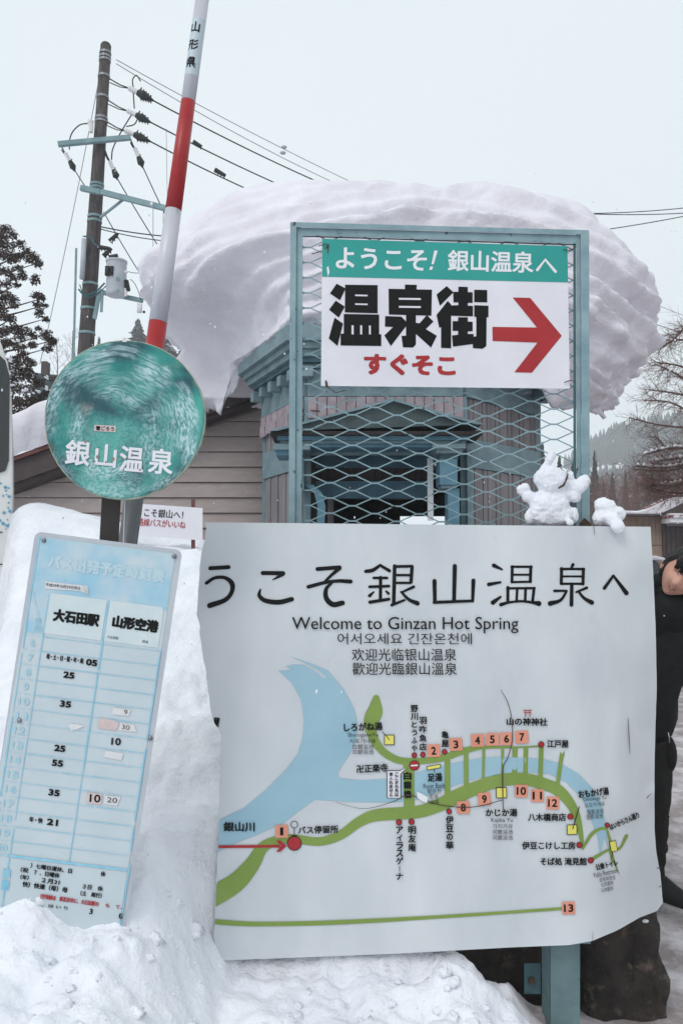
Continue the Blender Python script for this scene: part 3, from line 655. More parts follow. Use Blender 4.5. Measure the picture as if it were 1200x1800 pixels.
# walls behind the cladding (front facet open as a porch, window opening at the back)
for (a, b), (z0, z1) in zip(facets, [(0, 3.3), (2.52, 3.3), (0, 3.3), (0, 3.3), (0, 3.3), (0, 3.3)]):
    if (a, b) == (E_, G):
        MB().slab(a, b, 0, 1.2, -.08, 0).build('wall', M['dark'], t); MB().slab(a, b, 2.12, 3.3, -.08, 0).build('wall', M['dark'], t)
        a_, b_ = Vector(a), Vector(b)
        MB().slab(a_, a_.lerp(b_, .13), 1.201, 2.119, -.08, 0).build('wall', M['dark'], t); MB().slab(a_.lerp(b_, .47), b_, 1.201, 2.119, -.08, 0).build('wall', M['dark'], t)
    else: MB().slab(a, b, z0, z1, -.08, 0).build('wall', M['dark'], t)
def cladding(a, b, z0, z1, wd=.068):
    a, b = Vector(a), Vector(b); L = (b - a).length; n = max(1, int(L / wd)); wd = L / n
    for i in range(n):
        MB().slab(a.lerp(b, (i + .06) / n), a.lerp(b, (i + .94) / n), z0, z1, .001, .016 + .004 * (i % 3)).build('plank', M['brown_plank'], t)
def band(a, b, z0, z1, o, m=None, name='trim_band', o0=.001): return MB().slab(a, b, z0, z1, o0, o).build(name, m or M['trim'], t)
# heights of the bands, read at the right facet
z_c = 3.27
for a, b in (facets[0], facets[2], facets[3]):
    cladding(a, b, 1.1, 1.72) if a != D or True else None
    band(a, b, 1.70 + .03, 1.76, .022)
    cladding(a, b, 1.765, 2.395)
    band(a, b, 2.40, 2.66, .035)
    cladding(a, b, 2.665, 3.02)
for a, b in facets[:4]: band(a, b, 3.025, z_c, .05)
for a, b in (facets[0], facets[2]):
    for e in (a, b):
        v = Vector(e); MB().box((v.x - .03, v.y - .045, 1.0), (v.x + .03, v.y + .02, 3.02)).build('corner_post', M['trim'], t)
# lilac shingles across the front above the porch
rng = random.Random(2)
for (a, b, n) in ((D, A, 7), (A, B, 16)):
    a, b = Vector(a), Vector(b)
    for row in range(2):
        for i in range(n):
            z0 = 2.83 + row * .095
            MB().slab(a.lerp(b, (i + .04) / n), a.lerp(b, (i + .96) / n), z0 - rng.uniform(0, .015), z0 + .093, .045 - row * .008, .062 - row * .008 + rng.uniform(0, .006)).build('shingle', M['lilac'], t)
MB().slab(A, B, 2.5, 3.02, .001, .03).build('trim_band', M['trim'], t)
# the stepped cornice all round
def offs(pts, o):
    n = len(pts); r = []
    for i in range(n):
        p, q, s_ = Vector(pts[i - 1]), Vector(pts[i]), Vector(pts[(i + 1) % n])
        n1 = Vector(((q - p).normalized().y, -(q - p).normalized().x)); n2 = Vector(((s_ - q).normalized().y, -(s_ - q).normalized().x)); m_ = (n1 + n2).normalized()
        r.append(q + m_ * (o / max(.5, m_.dot(n1))))
    return r
poly = [D, A, B, Cc, E_, G]
for z0, z1, o, mt in ((3.272, 3.31, .07, 'trim'), (3.312, 3.35, .13, 'teal_dark'), (3.352, 3.41, .18, 'trim'), (3.412, 3.465, .22, 'trim'), (3.467, 3.60, .27, 'trim')):
    q = offs(poly, o); MB().hexa([(p.x, p.y, z0) for p in q], [(p.x, p.y, z1) for p in q]).build('cornice', M[mt], t)
o1, o2 = offs(poly, .075), offs(poly, .16)
for i in range(4):                                    # square blocks under the cornice
    a, b = o2[i - 0], o2[(i + 1) % 6]; n = 5
    for k in range(n):
        p = Vector(a).lerp(Vector(b), (k + .15) / n); q = Vector(a).lerp(Vector(b), (k + .5) / n)
        MB().slab(p, q, 3.18, 3.271, -.1, 0).build('cornice_block', M['trim'], t)
# porch: gabled hood
Yg = 6.55
MB().hexa([P(480, 757, Yg), P(846, 746, Yg), P(690, 703, Yg)], [P(480, 757, Yg) + Vector((0, .43, 0)), P(846, 746, Yg) + Vector((0, .43, 0)), P(690, 703, Yg) + Vector((0, .43, 0))]).build('porch_gable', M['slate'], t)
MB().hexa([P(470, 757, Yg - .05), P(690, 700, Yg - .05), P(690, 704.5, Yg - .05), P(488, 757, Yg - .05)], [P(470, 757, Yg + .42), P(690, 700, Yg + .42), P(690, 704.5, Yg + .42), P(488, 757, Yg + .42)]).build('gable_edge', M['trim'], t)
MB().hexa([P(856, 746, Yg - .05), P(838, 746, Yg - .05), P(690.5, 704.5, Yg - .05), P(690.5, 700, Yg - .05)], [P(856, 746, Yg + .42), P(838, 746, Yg + .42), P(690.5, 704.5, Yg + .42), P(690.5, 700, Yg + .42)]).build('gable_edge', M['trim'], t)
def hb(name, x0, y0, x1, y1, Y0, Y1, m):
    return MB().box((Xp(x0, Y0), Y0, Zp(y1, Y0)), (Xp(x1, Y0), Y1, Zp(y0, Y0))).build(name, M[m], t)
hb('porch_fascia', 474, 757.5, 850, 764, Yg - .01, 7.0, 'dark')
hb('porch_cornice', 486, 764.5, 826, 773, Yg + .05, 6.99, 'trim_blue'); hb('porch_cornice', 492, 773.5, 820, 779, Yg + .09, 6.98, 'trim'); hb('porch_beam', 540, 779.5, 772, 786, Yg + .13, 6.97, 'trim_blue')
hb('inner_header', 520, 770, 800, 822, 7.55, 7.62, 'trim_blue')
for i in range(20): hb('plank', 540 + i * 12, 822.5, 551 + i * 12, 845, 7.58, 7.61, 'fascia')
hb('inner_beam', 520, 845.5, 762, 876, 7.52, 7.62, 'trim_blue')
hb('inner_jamb', 575, 876.5, 586, 1100, 7.52, 7.60, 'brown_plank')
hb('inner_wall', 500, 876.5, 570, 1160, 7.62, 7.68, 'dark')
hb('notice_board', 752, 805, 762, 915, 6.95, 6.97, 'white')
# porch columns with capitals, and the curved brackets
for x in (772, 535):
    if x == 772:
        hb('column_capital', x - 10, 779.5, x + 48, 788, 6.60, 6.98, 'trim'); hb('column_capital', x - 4, 788.5, x + 42, 796, 6.64, 6.98, 'trim')
        hb('column_block', x + 4, 796.5, x + 35, 806, 6.70, 6.97, 'teal_dark'); hb('column_block', x + 2, 806.5, x + 33, 852, 6.68, 6.97, 'trim_blue')
        hb('column_block', x + 4, 852.5, x + 31, 858, 6.70, 6.97, 'trim'); hb('column', x + 16, 858.5, x + 36, 1180, 6.72, 6.95, 'trim_blue')
    else:
        hb('column_capital', 480, 779.5, 544, 790, 6.60, 6.98, 'trim'); hb('column_capital', 484, 790.5, 532, 800, 6.64, 6.98, 'trim_blue'); hb('column', 520, 800.5, 534, 860, 6.72, 6.95, 'teal_dark')
q = MB(); pts = [(536, 852), (552, 866), (558, 890), (556, 930), (560, 1000)]
for (a, b) in zip(pts, pts[1:]): q.hexa([P(a[0], a[1], 6.8), P(a[0] + 14, a[1], 6.8), P(b[0] + 14, b[1], 6.8), P(b[0], b[1], 6.8)], [P(a[0], a[1], 6.9), P(a[0] + 14, a[1], 6.9), P(b[0] + 14, b[1], 6.9), P(b[0], b[1], 6.9)])
q.build('bracket', M['trim_blue'], t)
hb('side_board', 822, 790, 832, 1180, 6.9, 6.98, 'trim')
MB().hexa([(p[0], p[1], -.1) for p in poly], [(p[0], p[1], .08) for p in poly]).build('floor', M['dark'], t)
base_at(t, (Xp(690, 7), 8, 0))

# the snow cap: creeping layers, hanging over the sides
def cap_R(an):   # outline radius in metres at the depth of the hut's middle, an = angle in the upright plane
    return interp(CAPR, an)
CY = 8.3; C0 = P(705, 565, CY)
OUT = [(252, 520), (249, 488), (268, 468), (299, 452), (325, 424), (357, 394), (395, 372), (444, 352), (500, 337), (553, 327), (615, 319), (678, 315), (735, 315), (788, 320), (850, 326), (906, 337), (970, 352), (1023, 372), (1060, 397), (1086, 425),
       (1114, 456), (1135, 492), (1148, 525), (1155, 565), (1153, 613), (1138, 650), (1112, 690), (1072, 730), (1000, 770), (700, 790), (480, 745), (400, 735), (355, 712), (335, 690), (322, 652), (315, 615), (300, 590), (280, 560)]
CAPR = []
for x, y in OUT:
    p = P(x, y, CY) - C0; CAPR.append((math.atan2(p.z, p.x), math.hypot(p.x, p.z)))
CAPR.sort(); CAPR = [(CAPR[-1][0] - 2 * math.pi, CAPR[-1][1])] + CAPR + [(CAPR[0][0] + 2 * math.pi, CAPR[0][1])]
NA, NB = 420, 150; m = MB()
for j in range(NB + 1):
    ph = -math.pi / 2 + math.pi * j / NB            # toward the camera (-) .. away (+)
    for i in range(NA):
        an = -math.pi + 2 * math.pi * i / NA
        r = cap_R(an) * (0.965 - .185 * max(0, math.sin(an)) - .01 * max(0, math.cos(an)) + .035 * max(0, -math.cos(an))); cr_ = abs(math.cos(ph)) ** .80; sr = math.copysign(abs(math.sin(ph)) ** .92, ph)
        dY = 1.62 if ph < 0 else 1.9
        x = math.cos(an) * r * cr_; z = math.sin(an) * r * cr_; y = sr * dY
        p = Vector((C0.x + x, CY + y, C0.z + z))
        nrm = Vector((math.cos(an) * cr_, sr * .8, math.sin(an) * cr_ + .0001)).normalized()
        # layers: level beds that sag toward the edges, each standing out or drawn back a little
        bed = p.z + .125 * (p.x - C0.x) ** 2 * (1 if p.x < C0.x else .9) + .10 * (p.y - CY) ** 2 + .06 * noise.fractal(Vector((p.x * .55, p.y * .55, p.z * .3)), 1, 2, 3)
        dz = 0
        for fr, am in ((3.3, .11), (7.6, .058), (15, .018)):
            s_ = noise.noise(Vector((bed * fr, p.x * .18, p.y * .18 + fr))); dz += am * (abs(s_) * 2 - .5 if fr < 10 else s_ * 2)
        sw = bed * 2.7 + .45 * noise.fractal(Vector((p.x * .8, p.y * .8, bed * .5)), 1, 2, 3); sw -= math.floor(sw); dz += .085 * (sw ** 1.6 if sw < .9 else .845 * (1 - sw) / .1) * sm(5.6, 5.0, p.z) * (.5 + .5 * sm(-.6, .3, noise.noise(Vector((p.x * .7, bed * 1.3, 3)))))
        dz += noise.fractal(p * 1.3, 1, 2, 4) * .07 * (1 - .75 * sm(4.5, 5.2, p.z)) + noise.noise(p * 2.8) * .035 + noise.fractal(p * 5, .9, 2, 3) * .010
        low = sm(4.6, 3.6, p.z); dz += low * (noise.fractal(p * 3.2 + Vector((3, 3, 3)), .9, 2, 4) * .07)
        rt = sm(.2, .9, math.cos(an)) * sm(.6, -.4, math.sin(an)); dz += rt * noise.fractal(Vector((p.x * 3.5, p.y * 3.5, p.z * 1.6)), .8, 2, 4) * .06
        p = p + nrm * dz
        # underside: rests on the roof, hangs lower at both sides
        dl = -((p.x + .40) * 1.33 + (p.y - 6.73) * .66) / 1.485; dr = ((p.x - 1.17) * 1.25 - (p.y - 6.73) * 1.08) / 1.652
        wl = sm(.02, .05, dl) * (1 - sm(7.9, 8.3, p.y)) * sm(4.3, 3.8, p.z) * (p.x < .4)
        p.x += .896 * (dl - .03) * wl; p.y += .444 * (dl - .03) * wl
        q_ = (dz * .9 + noise.fractal(p * 3.1, .9, 2, 4) * .06 + .05 * abs(noise.noise(Vector((bed * 4, p.y * .5, 1))))) * wl * .5; p.x -= .896 * q_; p.y -= .444 * q_
        side = max(sm(.0, .12, dl) * sm(7.95, 8.3, p.y), sm(.05, .25, dr) * sm(6.9, 7.3, p.y), sm(9.7, 10.0, p.y) * .6)
        fl = 3.605 * (1 - side) + 3.02 * side + side * (.14 * noise.noise(Vector((p.x * 3.4, p.y * 3.4, 2))) + .03 * noise.noise(Vector((p.x * 14, p.y * 14, 2))))
        if p.z < fl: p.z = fl + (p.z - fl) * .06
        m.v.append(tuple(p))
m.f = [(j * NA + i, j * NA + (i + 1) % NA, (j + 1) * NA + (i + 1) % NA, (j + 1) * NA + i) for j in range(NB) for i in range(NA)]
o = m.build('rooftop_snow_mass', M['snow_roof'], smooth=True, label='enormous overhanging mass of layered snow on the roof of the blue trimmed hut', category='snow')

# ------------------------------------------------------------------ white snowy notice board on a stake, half sunk in the bank
t = thing('notice_sign', 'low white notice with black and red lettering, half sunk in snow', 'sign'); Y = 5.3
def SN(x, y, o=0): return P(x, y, Y - o)
MB().hexa([P(225, 884, Y), P(356, 893, Y), P(356, 950, Y), P(225, 940, Y)], [P(225, 884, Y + .02), P(356, 893, Y + .02), P(356, 950, Y + .02), P(225, 940, Y + .02)]).build('sign_panel', M['sign_white'], t)
Print(SN, .004).text('ようこそ銀山へ！', 274, 902, 15, 96, .012, 4).build('black_lettering', M['black'], t)
Print(SN, .004).text('路線バスがいいね', 284, 920, 14, 84, .012, 4).build('red_lettering', M['red'], t)
MB().hexa([P(336, 878, Y + .03), P(343, 878, Y + .03), P(343, 1000, Y + .03), P(336, 1000, Y + .03)], [P(336, 878, Y + .06), P(343, 878, Y + .06), P(343, 1000, Y + .06), P(336, 1000, Y + .06)]).build('stake', M['redbrown'], t)
base_at(t, P(300, 950, Y))

# ------------------------------------------------------------------ white van at the left edge
t = thing('shuttle_van', 'white van with pale blue snowflake decals at the left edge of the picture', 'van')
Yv = 5.9; ax = Vector((math.cos(R(22)), math.sin(R(22)), 0)); ay = Vector((-ax.y, ax.x, 0)); vo = P(19, 1000, Yv); vo.z = 0
def V(a, b, z): return vo + ax * a + ay * b + Vector((0, 0, z))      # a: along the flank (0 = its end), b: depth
zs = lambda py: Zp(py, Yv)
prof = [(-.02, zs(1030)), (0, zs(980)), (0, zs(860)), (-.012, zs(780)), (-.03, zs(700)), (-.06, zs(640)), (-.12, zs(600)), (-.25, zs(578)), (-.5, zs(572)), (-4.2, zs(572)), (-4.3, zs(600)), (-4.35, zs(800)), (-4.35, zs(1070)), (-.15, zs(1070)), (-.07, zs(1058)), (-.03, zs(1045))]
m = MB(); m.hexa([V(a, 0, z) for a, z in prof], [V(a, 1.75, z) for a, z in prof]); m.build('body', M['van'], t, bevel=.02)
m = MB(); q = [(-.045, zs(665)), (-.035, zs(810)), (-.055, zs(828)), (-.09, zs(832)), (-1.6, zs(832)), (-1.6, zs(630)), (-.16, zs(620)), (-.08, zs(636))]
m.hexa([V(a, -.012, z) for a, z in q], [V(a, .05, z) for a, z in q]); m.build('window', M['glass'], t)
for a, b in ((-1.75, -2.9), (-3.0, -4.1)):
    MB().hexa([V(a, -.012, zs(832)), V(b, -.012, zs(832)), V(b, -.012, zs(630)), V(a, -.012, zs(630))], [V(a, .05, zs(832)), V(b, .05, zs(832)), V(b, .05, zs(630)), V(a, .05, zs(630))]).build('window', M['glass'], t)
MB().hexa([V(-.0, -.006, zs(991)), V(-2, -.006, zs(996)), V(-2, -.006, zs(998)), V(0, -.006, zs(993))], [V(-.0, .01, zs(991)), V(-2, .01, zs(996)), V(-2, .01, zs(998)), V(0, .01, zs(993))]).build('panel_seam', M['dark'], t)
MB().hexa([V(-.065, -.006, zs(935)), V(-.6, -.006, zs(935)), V(-.6, -.006, zs(937)), V(-.065, -.006, zs(937))], [V(-.065, .01, zs(935)), V(-.6, .01, zs(935)), V(-.6, .01, zs(937)), V(-.065, .01, zs(937))]).build('panel_seam', M['dark'], t)
rng = random.Random(4)
for i in range(34):
    a = -rng.uniform(.01, .10) if i < 22 else -rng.uniform(.1, 1.2); z = zs(rng.uniform(850, 930)); r = rng.choice((.006, .008, .013)); f = MB()
    for k in range(3):
        an = k * math.pi / 3; dx, dz_ = math.cos(an) * r, math.sin(an) * r; nx1, nz1 = -dz_ * .28, dx * .28; o_ = -.004 - k * .0003
        f.add([V(a - dx - nx1, o_, z - dz_ - nz1), V(a + dx - nx1, o_, z + dz_ - nz1), V(a + dx + nx1, o_, z + dz_ + nz1), V(a - dx + nx1, o_, z - dz_ + nz1)], [(0, 1, 2, 3)])
    f.build('snowflake_decal', M['flake_blue'], t)
for a in (-.8, -3.4):
    wz = zs(1070); MB().tube([V(a, -.01, wz), V(a, .2, wz)], .3, 20).build('wheel', M['rubber'], t)
base_at(t, vo)

# ------------------------------------------------------------------ red roofed house and shed at the right
t = thing('red_roof_house', 'tan house with a snow streaked red metal roof at the right edge', 'house'); Y = 20.0
def RB(name, x0, y0, x1, y1, d0, d1, m, par=None): return MB().box((Xp(x0, Y), Y + d0, Zp(y1, Y)), (Xp(x1, Y), Y + d1, Zp(y0, Y))).build(name, M[m], par or t)
for i in range(6): RB('wall_panel', 1098 + i * 11, 908, 1108.4 + i * 11, 958, 0, .1, 'tan')
for i in range(3): RB('wall_panel', 1098 + i * 22, 959, 1119 + i * 22, 1090, 0, .1, 'tan')
RB('wall', 1060, 905, 1300, 1095, .12, 6, 'fascia')
RB('corner_post', 1163, 922, 1168, 1090, -.06, .1, 'fascia'); 
for i in range(8): RB('door_board', 1170 + i * 9, 926, 1178 + i * 9, 1090, -.02, .1, 'fascia')
RB('door_frame', 1170, 921, 1260, 925, -.08, .1, 'brown_plank')
RB('eave', 1084, 902.5, 1164, 907, -.4, .1, 'brown_plank')
q = MB(); q.hexa([P(1160, 903, Y - .5), P(1230, 870, Y - .5), P(1300, 905, Y - .5)], [P(1160, 903, Y + 5), P(1230, 870, Y + 5), P(1300, 905, Y + 5)]); q.build('gable', M['fascia'], t)
for k in range(6): 
    x0 = 1150 + k * 0; MB().hexa([P(1130 + k * 12, 893 - k * 5.6, Y + .5 + k * .25), P(1230, 893 - k * 5.6, Y + .5 + k * .25), P(1230, 888 - k * 5.6, Y + .7 + k * .25), P(1140 + k * 12, 888 - k * 5.6, Y + .7 + k * .25)],
        [P(1130 + k * 12, 895 - k * 5.6, Y + .6 + k * .25), P(1230, 895 - k * 5.6, Y + .6 + k * .25), P(1230, 890 - k * 5.6, Y + .8 + k * .25), P(1140 + k * 12, 890 - k * 5.6, Y + .8 + k * .25)]).build('roof_sheet', M['red_roof'], t)
q = MB(); top = [(1083, 898), (1120, 899), (1140, 894), (1165, 882), (1185, 873), (1232, 862)]; bot = [(1232, 871), (1200, 884), (1180, 897), (1160, 903.5), (1120, 903.5), (1083, 903)]
q.hexa([P(x, y, Y - .5) for x, y in top + bot], [P(x, y - 1, Y + .4) for x, y in top + bot]); q.build('roof_snow', M['snow_roof'], t, bevel=.03)
RB('lower_eave', 1159, 909, 1300, 913, -.7, -.1, 'red_roof'); RB('lower_eave', 1160, 913.5, 1300, 921, -.66, -.1, 'white'); 
q = MB().box((Xp(1159, Y), Y - .7, Zp(908.5, Y)), (Xp(1300, Y), Y - .1, Zp(905.5, Y))); q.build('eave_snow', M['snow_roof'], t)
base_at(t, (Xp(1180, Y), Y, 0))

# parked car behind the map board
t = thing('parked_car', 'blue grey car with snow on its roof, between the map board and the man', 'car'); Y = 11.5
def C3(px, py, d_): return P(px, py, Y + d_) 
prof = [(1040, 1105), (1038, 1060), (1046, 1035), (1068, 1028), (1092, 990), (1110, 983), (1146, 983), (1163, 992), (1176, 1030), (1192, 1036), (1196, 1060), (1194, 1105)]
MB().hexa([(Xp(x, Y), Y, Zp(y, Y)) for x, y in prof], [(Xp(x, Y), Y + 3.8, Zp(y, Y)) for x, y in prof]).build('body', M['car_paint'], t, bevel=.05)
MB().hexa([(Xp(x, Y), Y - .012, Zp(y, Y)) for x, y in [(1076, 1028), (1096, 994), (1146, 990), (1158, 996), (1168, 1028)]], [(Xp(x, Y), Y + .1, Zp(y, Y)) for x, y in [(1076, 1028), (1096, 994), (1146, 990), (1158, 996), (1168, 1028)]]).build('windscreen', M['glass'], t)
sc_ = [(1100, 983), (1108, 979), (1130, 977), (1150, 977), (1166, 981), (1168, 987), (1150, 985)]
MB().hexa([(Xp(x, Y), Y - .05, Zp(y, Y)) for x, y in sc_], [(Xp(x, Y), Y + 2, Zp(y, Y)) for x, y in sc_]).build('roof_snow', M['snow_roof'], t, bevel=.02)
for x in (1056, 1180):
    MB().tube([(Xp(x, Y) - .1, Y + .7, .3), (Xp(x, Y) + .1, Y + .7, .3)], .3, 16).build('wheel', M['rubber'], t)
    MB().ball((Xp(x, Y), Y + .01, Zp(1052, Y)), (.1, .03, .06)).build('headlight', M['porcelain'], t, smooth=True)
base_at(t, (Xp(1115, Y), Y, 0))

# ------------------------------------------------------------------ utility pole
YP = 14.0
def U(x, y, d_=0): return P(x, y, YP + d_)
t = thing('utility_pole', 'tall weathered utility pole with crossarms, insulators and a transformer, left of the snow cap', 'utility pole')
ctr = lambda y: interp([(78, 186), (250, 175.5), (620, 150.5), (1000, 126)], y)
MB().tube([U(ctr(1060), 1060), U(ctr(620), 620), U(ctr(350), 350), U(186, 80)], [.165, .14, .12, .095], 20).build('pole', M['concrete'], t, smooth=True)
MB().tube([U(186, 80), U(186.2, 76)], [.098, .075], 20).build('cap', M['rubber'], t)
for y in (93, 100, 106, 134, 171, 208, 214, 325, 331, 381, 389, 500, 543, 586):
    k = F / YP; r = .1 + (y - 80) / 540 * .045 + .006; c = U(ctr(y), y)
    MB().tube([c - Vector((0, 0, .022)), c + Vector((0, 0, .022))], r, 18).build('strap', M['galv'] if y > 320 else M['steel'], t)
def bar(name, a, b, wd, hg, m, par=None, da=0, db=0):
    p, q = U(*a, da), U(*b, db); tt = (q - p).normalized(); up = Vector((0, 0, 1)); s_ = tt.cross(up).normalized() * wd / 2; v = s_.cross(tt).normalized() * hg / 2
    return MB().hexa([p - s_ - v, p + s_ - v, p + s_ + v, p - s_ + v], [q - s_ - v, q + s_ - v, q + s_ + v, q - s_ + v]).build(name, M[m], par or t)
bar('crossarm', (102, 253), (230, 241), .08, .08, 'galv', None, -.3, -.1)
bar('crossarm', (142, 330), (176, 337), .08, .09, 'galv', None, -.25, -.25); bar('crossarm', (178, 337), (292, 366), .08, .09, 'galv', None, -.25, -.5)
bar('brace', (176, 382), (222, 346), .035, .035, 'galv', None, -.14, -.3)
bar('transformer_arm', (172, 512), (250, 528), .08, .07, 'galv', None, -.15, -.35); bar('transformer_brace', (176, 508), (166, 560), .06, .06, 'galv', None, -.2, -.2)
bar('hanging_rod', (180, 512), (178, 548), .04, .04, 'galv', None, -.3, -.3)
MB().tube([U(148, 420, -.2), U(144, 490, -.2)], .045, 10).build('cable_guard', M['can'], t, smooth=True)
# transformer
c0, c1 = U(204, 520, -.45), U(205, 462, -.45)
tr_ = MB().tube([c0, c0 + Vector((0, 0, .03)), c1], [.15, .172, .172], 24).build('transformer', M['can'], t, smooth=False)
MB().tube([c1, c1 + Vector((0, 0, .035)), c1 + Vector((0, 0, .06))], [.182, .182, .1], 24).build('lid', M['can'], tr_)
for x in (190, 197, 188): MB().tube([U(x, 468, -.62), U(x - 1, 484, -.62)], [.035, .03], 8).build('bushing_cover', M['rubber'], tr_, smooth=True)
for y in (489, 510): MB().ball(U(207, y, -.63), (.035, .012, .035), 8, 5).build('lug', M['galv'], tr_)
MB().tube([U(218, 478, -.5), U(225, 477, -.5)], [.03, .02], 8).build('bushing', M['porcelain'], tr_)
m = MB()
for k in range(6): m.ball(U(222 + k * .6, 494 + k * 3, -.5), (.045, .045, .03), 8, 5)
m.build('lightning_arrester', M['rubber'], t); MB().tube([U(221, 507, -.5), U(221, 520, -.5)], [.035, .025], 8).build('arrester_base', M['porcelain'], t)
MB().tube([U(246, 534, -.35), U(245, 549, -.35)], .045, 10).build('hanging_insulator', M['porcelain'], t, smooth=True)
MB().ball(U(253, 548, -.35), .025, 8, 5).build('clip', M['rubber'], t)
# strain insulators: white porcelain and black spiky covers
def strain(a, b, c, spikes=4, big=1.0):
    """a: fixed at the pole, b: the porcelain, c: where the line leaves"""
    pa, pb, pc = U(*a), U(*b), U(*c); dd = (pc - pb).normalized(); g_ = MB()
    MB().tube([pa, pa.lerp(pb, .5) + Vector((0, 0, -.02)), pb], .012, 6).tube([pa + Vector((0, 0, -.07)), pa.lerp(pb, .5) + Vector((0, 0, -.06)), pb], .010, 6).build('strain_link', M['rubber'], t)
    po = MB()
    for k in range(4): q = pb + dd * .05 * k; po.ball(q, (.045 * big, .045 * big, .045 * big), 8, 5)
    po.build('strain_insulator', M['porcelain'], t, smooth=True)
    q0 = pb + dd * .16; g_.tube([q0, q0 + dd * .12, pc], [.05 * big, .075 * big, .012], 8)
    for k in range(spikes):
        q = q0.lerp(pc, .1 + .75 * k / spikes); r = .06 * (1 - .5 * k / spikes) * big
        for s_ in (-1, 1): g_.tube([q, q + Vector((.01, 0, s_ * r * 1.9)) + dd * .03], [.03 * big, .008], 5)
    g_.build('insulator_cover', M['rubber'], t)
strain((193, 138), (229, 155), (271, 177), 5, 1.15); strain((191, 176), (226, 195), (266, 215), 4); strain((189, 214), (222, 230), (266, 249), 4)
strain((108, 256), (116, 270), (132, 300), 3, .8); strain((184, 262), (194, 285), (206, 313), 3, .85); strain((229, 243), (238, 262), (251, 293), 3, .9)
MB().tube([U(160, 212, -.2), U(160, 232, -.2)], [.05, .035], 8).ball(U(159, 214, -.2), .06, 8, 5).build('cutout_insulator', M['porcelain'], t)
for x, y in ((268, 359), (287, 364)): MB().ball(U(x, y, -.45), (.05, .05, .06), 8, 6).build('spool_insulator', M['porcelain'], t, smooth=True)
for a, b in (((193, 424), (207, 410)), ((174, 434), (192, 436)), ((182, 450), (196, 436)), ((192, 452), (207, 448)), ((340, 249), (354, 257)), ((378, 298), (396, 308))):
    m = MB().tube([U(*a, -.2), U(*b, -.2)], [.045, .03], 7)
    for k in range(3): q = U(*a, -.2).lerp(U(*b, -.2), .2 + .3 * k); m.tube([q, q + Vector((.02, 0, -.07))], [.025, .008], 5)
    m.build('splice_cover', M['rubber'], t)
cb = MB()
def arc(pts, r, m=cb, d_=0): m.tube(catmull([U(x, y, d_) for x, y in pts], 6), r, 5)
arc([(235, 158), (233, 140), (240, 132), (247, 142)], .012); arc([(234, 160), (236, 190)], .012); arc([(242, 208), (236, 218), (222, 222)], .012); arc([(232, 200), (222, 216), (208, 240), (198, 262), (196, 280)], .012)
arc([(155, 216), (140, 219), (127, 232), (122, 248), (122, 262)], .012)
cb.build('jumper_cable', M['cable'], t)
cb = MB(); arc([(146, 415), (158, 416), (168, 430), (184, 436)], .014, cb, -.2); arc([(138, 508), (148, 518), (166, 514), (184, 497)], .016, cb, -.22); arc([(140, 500), (150, 522), (172, 515), (196, 490), (198, 470)], .010, cb, -.24)
cb.build('control_cable', M['cable_blue'], t)
base_at(t, U(ctr(1060), 1060))

MB().tube([P(129.5, 620, 13.2), P(134, 436, 13.2)], .02, 6).tube([P(128, 1050, 13.2), P(129.5, 620, 13.2)], .03, 6).build('steel_rod', M['galv'], label='thin grey steel rod standing just left of the utility pole', category='rod')
# wires: each its own line, sagging to a point well beyond what it passes behind
def wire(a, b, Ya, Yb, r, label, m='cable', sag=.15, group=None):
    p, q = P(*a, Ya), P(*b, Yb); n = 24
    o = MB().tube([p.lerp(q, i / n) - Vector((0, 0, sag * 4 * (i / n) * (1 - i / n))) for i in range(n + 1)], r, 5).build('overhead_wire', M[m], label=label, category='wire')
    if group: o['group'] = group
wire((204, 104), (720, 366), 14, 20, .008, 'uppermost thin grey wire from the top of the utility pole', 'wire_pale', .1)
wire((204, 111), (720, 376), 14, 20, .008, 'second thin grey wire from the top of the utility pole', 'wire_pale', .2)
wire((271, 177), (700, 376), 14, 20, .014, 'thick black wire leaving the highest spiky black insulator', sag=.12)
wire((266, 215), (640, 384), 14, 20, .014, 'thick black wire leaving the middle spiky black insulator', sag=.10)
wire((266, 249), (600, 395), 14, 20, .014, 'thick black wire leaving the lowest of the three spiky black insulators', sag=.12)
wire((132, 300), (150, 328), 14, 13.8, .010, 'short black wire from the insulator at the left end of the crossarm', sag=0)
wire((206, 313), (330, 510), 14, 16, .010, 'black wire slanting down from the insulator beside the pole to the snow cap', sag=.05)
wire((251, 293), (340, 472), 14, 16, .010, 'black wire slanting down from the insulator at the right end of the crossarm', sag=.05)
wire((181, 100), (70, 640), 14, 15.5, .007, 'thin stay wire slanting down to the left from the pole top', 'wire_pale', .2)
wire((176, 398), (420, 412), 14, 17, .012, 'black cable running right from the pole below the lower crossarm', sag=.12)
wire((176, 402), (420, 418), 14, 17, .010, 'thinner black cable just under the first one below the lower crossarm', sag=.16)
wire((182, 372), (262, 505), 14, 15, .009, 'black wire slanting down past the transformer to the left tip of the snow cap', sag=.03)
wire((269, 362), (269, 500), 13.5, 13.5, .006, 'thin wire hanging straight down from the left white spool on the lower crossarm', 'wire_pale', 0)
wire((287, 368), (285, 520), 13.5, 13.5, .006, 'thin wire hanging straight down from the right white spool on the lower crossarm', 'wire_pale', 0)
wire((292, 226), (294, 344), 13.9, 13.6, .005, 'pale thin wire dropping from the middle black line toward the lower crossarm', 'wire_pale', 0)
wire((226, 477), (262, 474), 13.5, 13.5, .006, 'thin grey lead from the white bushing of the transformer', sag=.04)
wire((228, 491), (249, 532), 13.5, 13.6, .006, 'thin curved lead from the arrester to the hanging insulator', sag=-.1)
wire((900, 372), (1260, 358), 22, 24, .014, 'upper black cable in the sky right of the snow cap', sag=.15)
